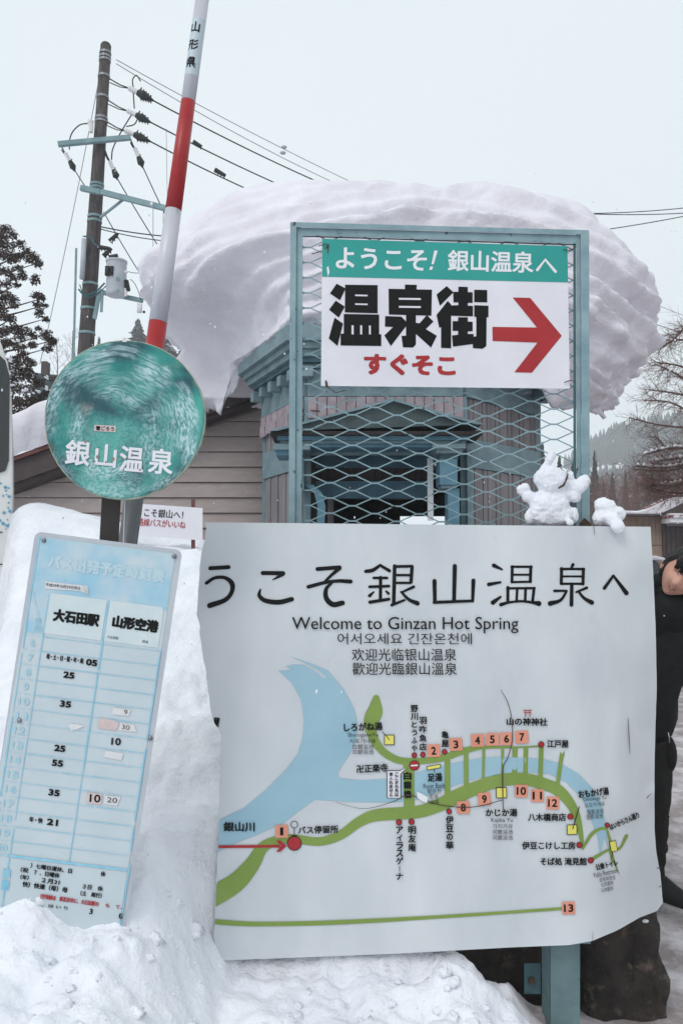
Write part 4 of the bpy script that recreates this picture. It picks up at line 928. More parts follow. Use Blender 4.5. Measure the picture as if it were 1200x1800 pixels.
wire((900, 366), (1260, 370), 22, 24, .014, 'twisted black cable just below the upper one right of the snow cap', sag=.15)
wire((960, 416), (1300, 358), 22, 24, .014, 'lower black cable rising to the right edge beside the snow cap', sag=.1)
wire((1100, 512), (1300, 590), 22, 24, .008, 'highest of the thin grey wires over the larch', 'wire_pale', .05)
wire((1100, 552), (1300, 612), 22, 24, .012, 'darkest of the thin wires over the larch', 'wire_pale', .05)
wire((1100, 578), (1300, 655), 22, 24, .009, 'lowest of the thin grey wires over the larch', 'wire_pale', .05)
for x, y in ((499, 258), (497, 268)):
    MB().ball(P(x, y, 17.5), (.07, .05, .04), 8, 6).build('wire_marker', M['can'], label='small pale marker on the %s thin grey wire above the snow cap' % ('uppermost' if y == 258 else 'second'), category='wire marker')

# ------------------------------------------------------------------ teal angle iron frame with expanded metal and the arrow sign
t = thing('mesh_frame', 'tall teal angle iron frame filled with expanded metal mesh, behind the map board', 'frame'); YF = 2.80
def Fp(x, y, d_=0): return P(x, y, YF + d_)
def bar4(name, quad, d0, d1, m, par=None): return MB().hexa([Fp(x, y, d0) for x, y in quad], [Fp(x, y, d1) for x, y in quad]).build(name, M[m], par or t, bevel=.0015)
# each side is an L: a flange facing us and a web standing back
bar4('post', [(510, 390), (521, 391), (515, 1660), (503, 1660)], -.012, -.006, 'teal')
bar4('post', [(521.3, 391), (532, 404), (528, 1660), (515.3, 1660)], -.002, .004, 'teal')
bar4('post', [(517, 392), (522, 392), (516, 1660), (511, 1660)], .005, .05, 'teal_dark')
bar4('post', [(1021, 404), (1035, 405), (1038, 1660), (1024, 1660)], -.012, -.006, 'teal')
bar4('post', [(1012, 412), (1020.7, 404), (1023.7, 1660), (1014, 1660)], -.002, .004, 'teal')
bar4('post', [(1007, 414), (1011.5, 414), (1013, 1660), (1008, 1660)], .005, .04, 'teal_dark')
bar4('top_rail', [(511, 389.5), (1035, 404), (1021, 412), (521, 399)], -.0125, -.0055, 'teal')
bar4('top_rail', [(521, 399.5), (1021, 412.5), (1012, 428), (532, 413)], -.003, .0045, 'teal')
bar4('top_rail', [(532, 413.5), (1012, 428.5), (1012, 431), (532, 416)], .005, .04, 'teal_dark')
mm = MB(); px_, py_ = 39.2, 26.7; rng = random.Random(1)
def node(i, j): return (531 - 30 + i * px_ + .003 * (i * px_) , 418 - 24 + j * py_ + (py_ / 2 if i % 2 else 0) + i * .38)
def strip(a, b, w0, dz0, dz1):
    (x0, y0), (x1, y1) = a, b; n = Vector((y0 - y1, x1 - x0)).normalized() * w0 / 2
    mm.hexa([Fp(x0 + n.x, y0 + n.y, dz0), Fp(x1 + n.x, y1 + n.y, dz1), Fp(x1 - n.x, y1 - n.y, dz1), Fp(x0 - n.x, y0 - n.y, dz0)],
            [Fp(x0 + n.x, y0 + n.y, dz0 + .006), Fp(x1 + n.x, y1 + n.y, dz1 + .006), Fp(x1 - n.x, y1 - n.y, dz1 + .006), Fp(x0 - n.x, y0 - n.y, dz0 + .006)])
for i in range(0, 14):
    for j in range(0, 22):
        a = node(i, j); o_ = 5
        if not (a[0] > 515 and a[0] < 1022 and a[1] < 945): pass
        bl = (a[0] - o_, a[1]); br_ = (a[0] + o_, a[1])
        if 524 < bl[0] and br_[0] < 1016 and 412 < a[1] < 950: strip(bl, br_, 2.9, .016, .018)
        for dj in ((-1, 0) if i % 2 == 0 else (0, 1)):
            b = node(i + 1, j + dj); s0 = (a[0] + o_, a[1]); s1 = (b[0] - o_, b[1])
            # trim at the frame
            x0, x1 = max(s0[0], 529), min(s1[0], 1013)
            if x1 - x0 < 2 or min(s0[1], s1[1]) < 405 or max(s0[1], s1[1]) > 955: continue
            f = lambda x: s0[1] + (s1[1] - s0[1]) * (x - s0[0]) / (s1[0] - s0[0])
            strip((x0, f(x0)), (x1, f(x1)), 2.2, .018, .015)
mm.build('expanded_mesh', M['teal'], t)
bar4('rust_patch', [(546, 720), (562, 721), (562, 724), (546, 723)], .010, .013, 'edge')
bar4('cap_shoe', [(1018, 920), (1027, 910), (1039, 921), (1039, 926), (1018, 926)], -.03, -.014, 'edge')
base_at(t, (Xp(775, YF), YF, 0))

t = thing('direction_sign', 'white and teal sign with black lettering and a big red arrow, wired to the mesh', 'sign'); YS = 2.775
def Sp(x, y, o=0): return P(x, y, YS - o)
MB().hexa([Sp(566, 419), Sp(997, 432), Sp(1001, 683), Sp(564, 678)], [Sp(566, 419, -.004), Sp(997, 432, -.004), Sp(1001, 683, -.004), Sp(564, 678, -.004)]).build('sign_panel', M['sign_white'], t)
Print(Sp, .0008).poly([(566, 419.2), (997, 432.2), (998, 496), (566, 486)], 400).build('teal_band', M['sign_teal'], t)
Print(Sp, .0016).text('ようこそ', 670, 455, 38, 160, .022, 1.6).build('white_lettering', M['white'], t)
Print(Sp, .0016).poly([(763, 440), (769, 440), (762, 464), (758, 464)]).poly([(756, 468), (761, 468), (759, 474), (754, 474)]).build('white_lettering', M['white'], t)
Print(Sp, .0016).text('銀山温泉', 862, 459, 38, 151, .020, 1.4).build('white_lettering', M['white'], t)
Print(Sp, .0016).stroke([(944, 474), (958, 456), (976, 477)], [5, 5, 5], smooth=False).build('white_lettering', M['white'], t)
k_ = lambda L: [(560 + x / 3.75, 480 + y / 3.75) for x, y in L]
b_ = Print(Sp, .0010)
for L in ([(118, 68), (178, 100), (140, 178), (74, 133)], [(112, 180), (172, 220), (132, 292), (68, 240)], [(104, 292), (160, 332), (124, 480), (66, 430)], [(174, 75), (388, 78), (388, 264), (172, 258)],
          [(165, 268), (398, 272), (398, 402), (412, 402), (412, 480), (144, 476), (144, 398), (165, 398)]): b_.poly(k_(L))
b_.build('black_character', M['black'], t); b_ = Print(Sp, .0010)
for L in ([(460, 102), (568, 104), (568, 74), (646, 76), (644, 106), (746, 108), (742, 280), (462, 272)], [(438, 282), (545, 286), (575, 318), (575, 350), (475, 480), (432, 410), (490, 354), (436, 352)],
          [(575, 268), (640, 272), (640, 470), (620, 490), (555, 488), (545, 412), (575, 412)], [(712, 275), (756, 318), (706, 368), (778, 412), (740, 490), (640, 400), (640, 326), (664, 330)]): b_.poly(k_(L))
b_.build('black_character', M['black'], t); b_ = Print(Sp, .0010)
for L in ([(843, 84), (888, 125), (798, 215), (776, 140)], [(850, 182), (872, 205), (872, 495), (806, 492), (806, 355), (794, 360), (776, 275)],
          [(885, 122), (920, 122), (920, 88), (982, 90), (982, 124), (1014, 125), (1014, 195), (982, 195), (982, 213), (1016, 215), (1016, 284), (868, 280), (868, 212), (920, 210), (920, 192), (888, 192)],
          [(882, 315), (918, 315), (918, 290), (982, 290), (982, 318), (1014, 320), (1014, 382), (982, 384), (982, 400), (1020, 400), (1020, 466), (884, 484), (878, 410), (918, 405), (918, 380), (882, 380)],
          [(1024, 108), (1110, 110), (1110, 192), (1024, 190)], [(1024, 210), (1118, 214), (1118, 290), (1106, 290), (1104, 480), (1080, 498), (1016, 494), (1012, 420), (1038, 415), (1038, 288), (1024, 286)]): b_.poly(k_(L))
b_.build('black_character', M['black'], t)
h_ = Print(Sp, .0019)
for x0, y0, x1, y1 in ((240, 140, 322, 150), (240, 198, 322, 208), (216, 342, 230, 402), (273, 342, 286, 402), (331, 344, 343, 402), (528, 162, 672, 174), (528, 215, 672, 227)): h_.poly(k_([(x0, y0), (x1, y0 + 2), (x1, y1 + 2), (x0, y1)]))
h_.build('white_gap', M['sign_white'], t)
Print(Sp, .0012).poly([(750 + x / 2.667, 380 + y / 2.667) for x, y in [(307, 518), (516, 521), (402, 380), (484, 382), (632, 560), (492, 733), (410, 731), (518, 592), (308, 584)]]).build('red_arrow', M['red'], t)
Print(Sp, .0012).text('すぐそこ', 720, 641, 38, 162, .045, 1).build('red_lettering', M['red'], t)
for (x, y), pts in (((574, 425), [(560, 432), (572, 428), (577, 430), (569, 440), (548, 446)]), ((573, 672), [(573, 668), (575, 680), (590, 690), (606, 686)]), ((994, 436), [(990, 438), (1000, 440), (1012, 434)]), ((996, 675), [(992, 672), (1003, 668), (1012, 672)])):
    MB().tube([P(a, b, YS - .006 + .008 * (i > 2)) for i, (a, b) in enumerate(catmull([(q[0], q[1], 0) for q in pts], 1) and pts)], .0018, 5).build('wire_tie', M['edge'], t)
Print(Sp, .0021).poly([(575, 428), (578, 429), (577, 446), (575, 444)]).build('rust_stain', M['edge'], t)
Print(Sp, .0021).poly([(571, 669), (575, 671), (577, 683), (572, 680)]).build('rust_stain', M['edge'], t)
Print(Sp, .0021).poly([(577, 467), (579, 478), (576, 486), (574, 470)]).build('chip', M['white'], t)
base_at(t, Sp(780, 680))

# ------------------------------------------------------------------ the big map board
t = thing('map_board', 'large bent white hot spring map board with a torn left edge, standing in the snow', 'map board')
YB = 2.6
def bd(px, py):
    s_ = max(0, (px - 1000) / 165); low = sm(900, 1650, py)
    d_ = .20 * s_ ** 1.7 * (.25 + .75 * low)
    d_ += .012 * noise.noise(Vector((px * .006, py * .005, 1))) + .006 * noise.noise(Vector((px * .014, py * .011, 6))) * (1 + 1.3 * sm(1000, 1100, px))
    d_ -= .012 * math.exp(-((px - 1085) / 14) ** 2 - ((py - 1310) / 70) ** 2) + .016 * math.exp(-((px - 1148 + (py - 1395) * .5) / 8) ** 2 - ((py - 1395) / 22) ** 2)
    d_ += .010 * math.exp(-((px - 1030) / 16) ** 2 - ((py - 925) / 26) ** 2)
    return YB + d_
def Bp(px, py, o=0):
    if o > 0: px = max(px, interp(EL, py) + .8)
    return P(px, py, bd(px, py) - o)
EL = [(918, 359), (930, 364), (966, 355), (1010, 351), (1070, 347), (1080, 344), (1092, 350), (1127, 352), (1157, 358), (1219, 367), (1262, 373), (1272, 376), (1283, 384), (1290, 388), (1340, 388), (1410, 385), (1494, 383), (1593, 378), (1645, 376), (1695, 380)]
ER = [(926, 1143), (990, 1147), (1100, 1152), (1200, 1154), (1255, 1152), (1330, 1150), (1390, 1150), (1440, 1150), (1480, 1153), (1520, 1160), (1545, 1162), (1600, 1166)]
topY = lambda px: 918 + (px - 359) * 8 / 784
botY = lambda px: interp([(370, 1690), (700, 1677), (900, 1666), (1000, 1662), (1040, 1655), (1085, 1636), (1125, 1613), (1150, 1604), (1158, 1600), (1163, 1592), (1167, 1582)], px)
m = MB(); n1, n2 = 76, 76; rng = random.Random(8)
rows = []
for j in range(n2 + 1):
    v = j / n2; yl = 918 + (1692 - 918) * v; yr = 926 + (1582 - 926) * v
    l = interp(EL, yl) + rng.uniform(-1.2, 1.2); r = interp(ER, yr) + rng.uniform(-.15, .15)
    row = []
    for i in range(n1 + 1):
        u = i / n1; px = l + (r - l) * u; py = topY(px) + (botY(px) - topY(px)) * v
        row.append((px, py))
    rows.append(row)
for o_ in (0, -.004):
    for row in rows:
        for px, py in row: m.v.append(tuple(Bp(px, py, o_)))
nn = (n1 + 1) * (n2 + 1); id_ = lambda i, j: j * (n1 + 1) + i
for j in range(n2):
    for i in range(n1): m.f.append((id_(i, j), id_(i + 1, j), id_(i + 1, j + 1), id_(i, j + 1)))
board = m.__class__(); board.v = m.v[:nn]; board.f = m.f; board.build('board_panel', M['board'], t, smooth=True)
back = MB(); back.v = m.v; back.f = [tuple(k + nn for k in f[::-1]) for f in m.f]
loop = [id_(i, 0) for i in range(n1)] + [id_(n1, j) for j in range(n2)] + [id_(n1 - i, n2) for i in range(n1)] + [id_(0, n2 - j) for j in range(n2)]
for a, b in zip(loop, loop[1:] + loop[:1]): back.f.append((a, b, b + nn, a + nn))
bo = MB(); bo.v = back.v; bo.f = back.f; bo.build('board_back', M['edge'], t)

RIV = [(489, 1179), (503, 1179), (513, 1175), (500, 1172), (516, 1168), (534, 1169), (552, 1179), (570, 1193), (574, 1191), (560, 1179), (538, 1167), (510, 1154), (545, 1166), (576, 1179), (604, 1212), (622, 1245), (628, 1270), (626, 1298), (617, 1322), (600, 1348), (593, 1360), (597, 1368), (633, 1372), (681, 1369), (720, 1362), (760, 1350), (789, 1343),
       (826, 1336), (852, 1332), (880, 1330), (907, 1332), (951, 1334), (987, 1343), (1017, 1361), (1042, 1387), (1057, 1413), (1064, 1449), (1067, 1479), (1073, 1508), (1062, 1470), (1055, 1508), (1050, 1470), (1042, 1450), (1037, 1435), (1024, 1405), (995, 1376), (965, 1361), (929, 1358), (881, 1360),
       (826, 1372), (789, 1385), (760, 1396), (743, 1404), (710, 1410), (670, 1411), (611, 1410), (570, 1407), (553, 1406), (540, 1415), (498, 1447), (450, 1469), (413, 1483), (384, 1498), (386, 1441), (428, 1421), (468, 1388), (501, 1355), (523, 1326), (531, 1300), (534, 1267), (529, 1230), (512, 1200)]
Print(Bp, .0015).poly(RIV, 20).build('river_print', M['river'], t)
rd = Print(Bp, .0024)
rd.stroke([(370, 1578), (413, 1553), (443, 1520), (461, 1491), (487, 1478), (516, 1475), (560, 1480), (597, 1469), (630, 1446), (659, 1434), (707, 1430), (743, 1426), (780, 1412), (793, 1405), (833, 1387), (881, 1372), (918, 1370), (951, 1377), (984, 1392), (1009, 1425), (1020, 1464), (1024, 1493)],
          [38, 34, 27, 20, 16, 15, 15, 16, 18, 21, 22, 22, 24, 25, 24, 22, 22, 21, 20, 15, 9, 4], n=4, cap=False)
rd.stroke([(661, 1228), (659, 1250), (652, 1268), (653, 1289), (666, 1314), (685, 1330), (707, 1338), (743, 1338), (780, 1332), (819, 1319), (852, 1314), (907, 1314), (949, 1312)], [12, 27, 26, 18, 14, 13, 12, 11, 12, 11, 6, 3, 3], n=4)
for (a, b, w_) in [((718, 1340), (719, 1424), 19), ((786, 1332), (786, 1405), 10), ((819, 1321), (819, 1385), 8), ((850, 1317), (849, 1374), 5), ((883, 1315), (883, 1372), 5), ((905, 1314), (904, 1370), 9), ((924, 1314), (923, 1370), 8), ((951, 1314), (949, 1378), 8), ((987, 1327), (978, 1390), 7)]:
    rd.stroke([a, b], [w_, w_], cap=False)
rd.stroke([(1024, 1492), (1039, 1468), (1053, 1458), (1066, 1457)], [4, 6, 5, 4]); rd.stroke([(1066, 1457), (1072, 1479), (1075, 1504), (1088, 1537)], [4, 5, 6, 1]); rd.stroke([(1042, 1510), (1068, 1495), (1078, 1494), (1090, 1491), (1101, 1470)], [6, 4, 4, 4, 6])
rd.stroke([(378, 1621), (420, 1624), (468, 1625), (597, 1622), (780, 1612), (987, 1598)], [9, 9, 8, 8, 6, 5], cap=False)
rd.poly([(984, 1330), (984, 1322), (988, 1326), (992, 1320), (991, 1331)])
rd.build('road_print', M['road'], t)
Print(Bp, .0042).stroke([(383, 1489), (492, 1488)], [5, 5], cap=False).poly([(485, 1478), (492, 1478), (504, 1487.5), (492, 1498), (485, 1498), (494, 1488)]).build('red_arrow', M['red'], t)
wh = Print(Bp, .0040).poly([(680, 1355), (702, 1355), (716, 1349), (704, 1361), (704, 1404), (680, 1403)]); wh.build('callout_print', M['sign_white'], t)
ol = Print(Bp, .0044)
ol.stroke([(680, 1355), (680, 1403), (704, 1404), (704, 1361), (716, 1349), (702, 1355), (680, 1355)], [1.3], smooth=False, cap=False)
for x, y, r in [(728, 1328, 5), (743, 1327, 5), (781, 1322, 5), (951, 1309, 5.5), (789, 1427, 5), (1002, 1436, 5.5), (1018, 1486, 5.5), (1067, 1451, 4.5), (1038, 1513, 5.5), (701, 1446, 5.5), (723, 1445, 5.5), (517, 1483, 13), (728, 1346, 9)]:
    ol.disc(x, y, r)
for x, y, w_, h_, ro in [(684, 1301, 18, 18, -1), (881, 1394, 19, 19, -1), (1005, 1459, 18, 18, -2), (1078, 1488, 12, 19, -12), (762, 1349, 25, 7, -10)]: ol.box(x, y, w_, h_, ro)
ol.ring(517, 1450, 6, 1.2).stroke([(517, 1456), (517, 1470)], [1.2], cap=False).stroke([(511, 1469), (523, 1469)], [1.2], cap=False)
ol.stroke([(672, 1287), (684, 1301)], [1.2], cap=False).stroke([(763, 1350), (763, 1358)], [1.2], cap=False).stroke([(1018, 1418), (1006, 1458)], [1.4], cap=False).stroke([(1078, 1490), (1074, 1512)], [1.1], cap=False)
ol.build('map_outline_print', M['black'], t)
for x, y, r in [(728, 1328, 4), (743, 1327, 4), (781, 1322, 4), (951, 1309, 4.4), (789, 1427, 4), (1002, 1436, 4.4), (1018, 1486, 4.4), (1067, 1451, 3.6), (1038, 1513, 4.4), (701, 1446, 4.4), (723, 1445, 4.4), (517, 1483, 11.6), (728, 1346, 8)]: Print(Bp, .0056).disc(x, y, r).build('red_dot', M['red'], t)
rr = Print(Bp, .0056)
rr.stroke([(920, 1249), (934, 1249)], [1.6]).stroke([(921, 1253), (933, 1253)], [1.4]).stroke([(923.5, 1249), (923, 1260)], [1.4]).stroke([(930.5, 1249), (931, 1260)], [1.4])
rr.build('shrine_gate_print', M['red'], t)
for x, y, w_, h_, ro in [(684, 1301, 15.5, 15.5, -1), (881, 1394, 16.5, 16.5, -1), (1005, 1459, 15.5, 15.5, -2), (1078, 1488, 10, 17, -12), (762, 1349, 22.5, 5, -10)]: Print(Bp, .0054).box(x, y, w_, h_, ro).build('yellow_square', M['yellow'], t)
Print(Bp, .0066).box(728, 1346, 12, 2.6, -3).build('white_mark_print', M['white'], t)
Print(Bp, .0066).stroke([(678, 1293), (684, 1301)], [1.2], cap=False).stroke([(1008, 1452), (1006, 1458)], [1.2], cap=False).build('pointer_print', M['black'], t)
for n_, x, y, ro in [('1', 495, 1462, -1), ('2', 762, 1320, -2), ('3', 801, 1309, -3), ('4', 839, 1302, -3), ('5', 865, 1300, -2), ('6', 890, 1299, 0), ('7', 917, 1296, -3), ('8', 814, 1420, -2), ('9', 851, 1405, -3), ('10', 916, 1391, 1), ('11', 944, 1399, 0), ('12', 971, 1412, 1), ('13', 999, 1597, -2)]:
    s_ = Print(Bp, .0046).box(x, y, 22.5, 22.5, ro).build('number_sticker', M['sticker'], t)
    Print(Bp, .0056).text(n_, x, y, 14, (5.5 if n_ == '1' else 8.5) if len(n_) == 1 else 16.5, .022, ro).build('numeral', M['ink'], s_)
# brush written heading, traced stroke by stroke (photo crops: origin, scale 3)
def head(ox, strokes):
    g_ = Print(Bp, .0020)
    for pts, w_ in strokes: g_.stroke([(ox + x / 3, 960 + y / 3) for x, y in pts], [q / 3 for q in w_])
    g_.build('heading_character', M['black'], t)
head(340, [([(88, 117), (185, 111)], [21, 21]), ([(68, 195), (112, 168), (165, 167), (203, 198), (200, 245), (165, 285), (85, 314)], [18, 17, 19, 26, 22, 24, 28])])
head(340, [([(365, 142), (472, 143)], [22, 22]), ([(472, 145), (450, 160), (417, 178)], [24, 16, 5]), ([(352, 230), (347, 262), (380, 288), (450, 296), (518, 280)], [10, 20, 24, 26, 24])])
head(340, [([(653, 121), (770, 112)], [21, 21]), ([(770, 116), (725, 155), (690, 190)], [22, 16, 14]), ([(605, 215), (690, 193), (760, 184), (828, 187)], [20, 18, 18, 22]), ([(735, 190), (700, 225), (700, 275), (735, 308), (785, 300)], [10, 20, 26, 28, 26])])
head(340, [([(908, 133), (945, 127), (985, 100)], [18, 20, 14]), ([(985, 102), (1032, 130)], [14, 18]), ([(950, 168), (1020, 168)], [14, 14]), ([(928, 215), (1030, 211)], [15, 15]), ([(986, 165), (985, 285)], [17, 17]),
           ([(950, 242), (928, 262)], [8, 18]), ([(1015, 238), (1027, 250)], [10, 15]), ([(930, 296), (1030, 280)], [18, 16]), ([(1060, 105), (1055, 305)], [19, 19]), ([(1058, 108), (1152, 106)], [15, 15]), ([(1152, 108), (1146, 190)], [18, 18]),
           ([(1062, 153), (1146, 153)], [13, 13]), ([(1062, 194), (1144, 194)], [13, 13]), ([(1045, 311), (1112, 285)], [16, 12]), ([(1160, 215), (1095, 245)], [16, 10]), ([(1095, 242), (1135, 282), (1180, 302)], [12, 17, 24])])
head(730, [([(207, 105), (203, 290)], [22, 20]), ([(100, 184), (102, 294)], [22, 19]), ([(98, 297), (302, 289)], [17, 15]), ([(305, 182), (301, 290)], [22, 16])])
head(730, [([(413, 102), (456, 123)], [22, 10]), ([(386, 202), (448, 191)], [20, 12]), ([(408, 298), (448, 268)], [24, 12]), ([(510, 108), (508, 190)], [15, 15]), ([(506, 109), (612, 109)], [13, 13]), ([(608, 109), (605, 188)], [16, 16]), ([(512, 151), (604, 151)], [11, 11]), ([(508, 190), (608, 188)], [12, 12]),
           ([(487, 218), (486, 296)], [16, 16]), ([(483, 223), (628, 222)], [13, 13]), ([(625, 222), (617, 292)], [15, 15]), ([(536, 225), (533, 290)], [13, 13]), ([(580, 225), (578, 290)], [14, 14]), ([(450, 309), (495, 297), (560, 291), (620, 298), (650, 303)], [20, 13, 13, 16, 28])])
head(730, [([(830, 98), (821, 118)], [17, 12]), ([(770, 118), (768, 198)], [16, 16]), ([(766, 121), (888, 121)], [14, 14]), ([(885, 121), (883, 200)], [16, 16]), ([(772, 160), (882, 160)], [11, 11]), ([(768, 199), (884, 199)], [13, 13]), ([(824, 200), (822, 310)], [18, 20]), ([(732, 236), (796, 236)], [14, 12]), ([(797, 238), (765, 285), (710, 303)], [12, 16, 26]),
           ([(903, 220), (847, 243)], [15, 10]), ([(858, 238), (890, 275), (930, 298)], [12, 16, 24])])
head(730, [([(996, 222), (1043, 156)], [18, 13]), ([(1043, 156), (1112, 248)], [13, 24])])
def tx(s, cx, cy, h, w_=None, b=0, ro=0, name='lettering', o=.0064): return Print(Bp, o).text(s, cx, cy, h, w_, b, ro).build(name, M['ink'], t)
tx('Welcome to Ginzan Hot Spring', 712, 1099, 29, 398, .004)
tx('어서오세요 긴잔온천에', 711, 1123, 20, 236); tx('欢迎光临银山温泉', 710, 1151, 22, 184, .004); tx('歡迎光臨銀山溫泉', 711, 1176, 22, 184, .004)
tx('しろがね湯', 638, 1278, 15, 68, .03, -2); tx('ShiroganeYu', 638, 1293, 8.5, 53, 0, -1); tx('시로가네유', 637, 1303, 8, 46); tx('白銀浴池', 638, 1313, 8.5, 36); tx('白銀浴池', 638, 1322, 8.5, 36)
tx('卍正楽寺', 654, 1351, 15, 55, .03, -3)
for s_, x, y0, y1, z, b in [('野川とうふや', 728, 1239, 1323, 13, .03), ('羽咋魚店', 743, 1259, 1321, 13, .03), ('亀屋', 782, 1284, 1315, 13, .03), ('白銀橋', 716, 1356, 1405, 14, .04), ('伊豆の華', 790, 1434, 1494, 14, .03), ('アイラスゲーナ', 702, 1453, 1548, 13, .03), ('明友庵', 724, 1452, 1498, 14, .03), ('ここから先は', 697, 1358, 1401, 6.5, .03), ('車入れません', 687, 1358, 1401, 6.5, .03)]:
    Print(Bp, .0064).vert(s_, x, y0, y1, z, b).build('lettering', M['ink'], t)
tx('足湯', 764, 1367, 15, 26, .03, -3); tx('Foot Bath', 763, 1382, 8.5, 38, 0, -2); tx('발온천', 763, 1391, 8, 24); tx('足浴', 762, 1400, 8, 16); tx('足浴', 763, 1410, 8, 16)
tx('山の神神社', 926, 1269, 14, 72, .03, 1); tx('江戸屋', 980, 1308, 14, 38, .03); tx('かじか湯', 881, 1429, 14, 56, .03); tx('Kajika Yu', 882, 1443, 9, 38); tx('가지카유', 883, 1453, 8, 36); tx('河鹿浴池', 883, 1463, 8.5, 36); tx('河鹿浴池', 883, 1473, 8.5, 36)
tx('八木橋商店', 961, 1437, 14, 67, .03); tx('伊豆こけし工房', 964, 1487, 14, 94, .03); tx('そば処 滝見館', 990, 1515, 14, 82, .03)
tx('おもかげ湯', 1043, 1394, 14, 54, .03, -7); tx('Omokage Yu', 1045, 1405, 8.5, 41, 0, -6); tx('오모카게유', 1045, 1415, 8, 36, 0, -6); tx('面影浴池', 1046, 1427, 8.5, 29, 0, -6); tx('面影浴池', 1045, 1436, 8.5, 29, 0, -6)
tx('はいからさん通り', 1097, 1444, 11, 56, .03, -24); tx('公衆トイレ', 1066, 1521, 12, 40, .03, -14); tx('Public Restroom', 1064, 1535, 8.5, 42, 0, -13); tx('공중화장실', 1067, 1545, 7.5, 28, 0, -11); tx('公共廁所', 1067, 1554, 8, 22, 0, -10); tx('公共廁所', 1067, 1564, 8, 22, 0, -10)
tx('バス停留所', 559, 1459, 14, 71, .03, -2); tx('銀山川', 420, 1454, 17, 55, .03); 
Print(Bp, .002).text('屋', 380, 1270, 17, 12, .04, 8).build('lettering', M['ink'], t)
ck = Print(Bp, .0070)
ck.stroke([(880, 1213), (892, 1235), (899, 1265), (900, 1300), (893, 1330), (884, 1348), (883, 1372), (884, 1424)], [.8, 1.2, 1.4, 1.4, 1.6, 1.8, 2, 1.4])
ck.stroke([(590, 1411), (640, 1422), (690, 1410), (718, 1398), (760, 1412), (800, 1419), (840, 1418), (882, 1407)], [.6, .8, 1.2, 1.8, 1.6, 1.6, 1.6, 1.4])
ck.stroke([(1104, 1262), (1105, 1290), (1107, 1325)], [.8, 1.4, .8]).stroke([(1043, 925), (1045, 940)], [1.2, .8]).stroke([(1042, 1640), (1041, 1654)], [.7, .7]).stroke([(1137, 1403), (1143, 1396)], [1.6, .8]).stroke([(1155, 1527), (1163, 1524)], [1.6, 1]).stroke([(1158, 1560), (1163, 1558)], [1, 1.2])
ck.build('crack', M['edge'], t)
ch = Print(Bp, .0074).poly([(732, 1392), (740, 1395), (752, 1402), (750, 1412), (740, 1408), (733, 1402)]).build('chipped_patch', M['white'], t)
# its own post and bracket underneath
MB().hexa([P(967, 1580, 2.68), P(1019, 1580, 2.68), P(1019, 1850, 2.68), P(967, 1850, 2.68)], [P(967, 1580, 2.686), P(1019, 1580, 2.686), P(1019, 1850, 2.686), P(967, 1850, 2.686)]).build('post', M['teal_shaded'], t)
MB().hexa([P(952, 1580, 2.74), P(964, 1580, 2.682), P(964, 1850, 2.682), P(952, 1850, 2.74)], [P(955, 1580, 2.745), P(967, 1580, 2.687), P(967, 1850, 2.687), P(955, 1850, 2.745)]).build('post_flange', M['teal_shaded'], t)
MB().hexa([P(921, 1694, 2.76), P(950, 1694, 2.76), P(950, 1748, 2.76), P(921, 1748, 2.76)], [P(921, 1694, 2.766), P(950, 1694, 2.766), P(950, 1748, 2.766), P(921, 1748, 2.766)]).build('bracket', M['teal_dark'], t)
MB().tube([P(934, 1725, 2.75), P(934, 1725, 2.76)], .012, 10).build('bolt', M['edge'], t)
base_at(t, (Xp(770, YB), YB, 0))

# dark boulder behind the board, seen below and right of it
def boulder(name, label, outline, Y0, Y1, seed, seg=40):
    m = MB(); c = Vector((sum(p[0] for p in outline) / len(outline), sum(p[1] for p in outline) / len(outline)))
    rings = [(.0, .80, 0), (.03, .93, 0), (.1, 1, 0), (.5, 1.0, 0), (.9, .93, 0), (1, .75, 0)]; pts = []
    for i in range(len(outline)):
        a, b = Vector(outline[i]), Vector(outline[(i + 1) % len(outline)])
        for k in range(6): pts.append(a.lerp(b, k / 6))
    n = len(pts)
    for (d_, s_, _) in rings:
        Y = Y0 + (Y1 - Y0) * d_
        for p in pts:
            q = c + (p - c) * s_; w_ = P(q.x, q.y, Y0); w_.y = Y; e = noise.fractal(w_ * 9 + Vector((seed, 0, 0)), .8, 2, 5) * .016; w_ += Vector((e, noise.noise(w_ * 7) * .03, e)); m.v.append(tuple(w_))
    for j in range(len(rings) - 1):
        for i in range(n): m.f.append((j * n + i, j * n + (i + 1) % n, (j + 1) * n + (i + 1) % n, (j + 1) * n + i))
    m.f += [tuple(range(n)), tuple((len(rings) - 1) * n + k for k in range(n))][1:]
    # front face: inner rings so the face is rough, not flat
    prev = list(range(n)); sc_ = .80
    for s_ in (.62, .42, .2):
        b = len(m.v)
        for p in pts:
            q = c + (p - c) * s_; w_ = P(q.x, q.y, Y0); w_.y = Y0 - .02 * (1 - s_) + noise.fractal(w_ * 8, .8, 2, 4) * .03; m.v.append(tuple(w_))
        cur = list(range(b, b + n)); m.f += [(prev[i], cur[i], cur[(i + 1) % n], prev[(i + 1) % n]) for i in range(n)]; prev = cur
    m.f.append(tuple(prev[::-1]))
    return m.build(name, M['stone'], smooth=True, label=label, category='rock')
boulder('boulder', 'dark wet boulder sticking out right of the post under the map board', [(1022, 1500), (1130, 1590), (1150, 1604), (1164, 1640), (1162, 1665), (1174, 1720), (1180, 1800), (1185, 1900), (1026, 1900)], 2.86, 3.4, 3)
boulder('boulder', 'dark rock added to darken the gap under the map board, left of its post', [(560, 1560), (1010, 1560), (1016, 1900), (540, 1900)], 2.95, 3.5, 8)  # added rock: fills the gap below the board so it stays dark
P(0, 0, 1)
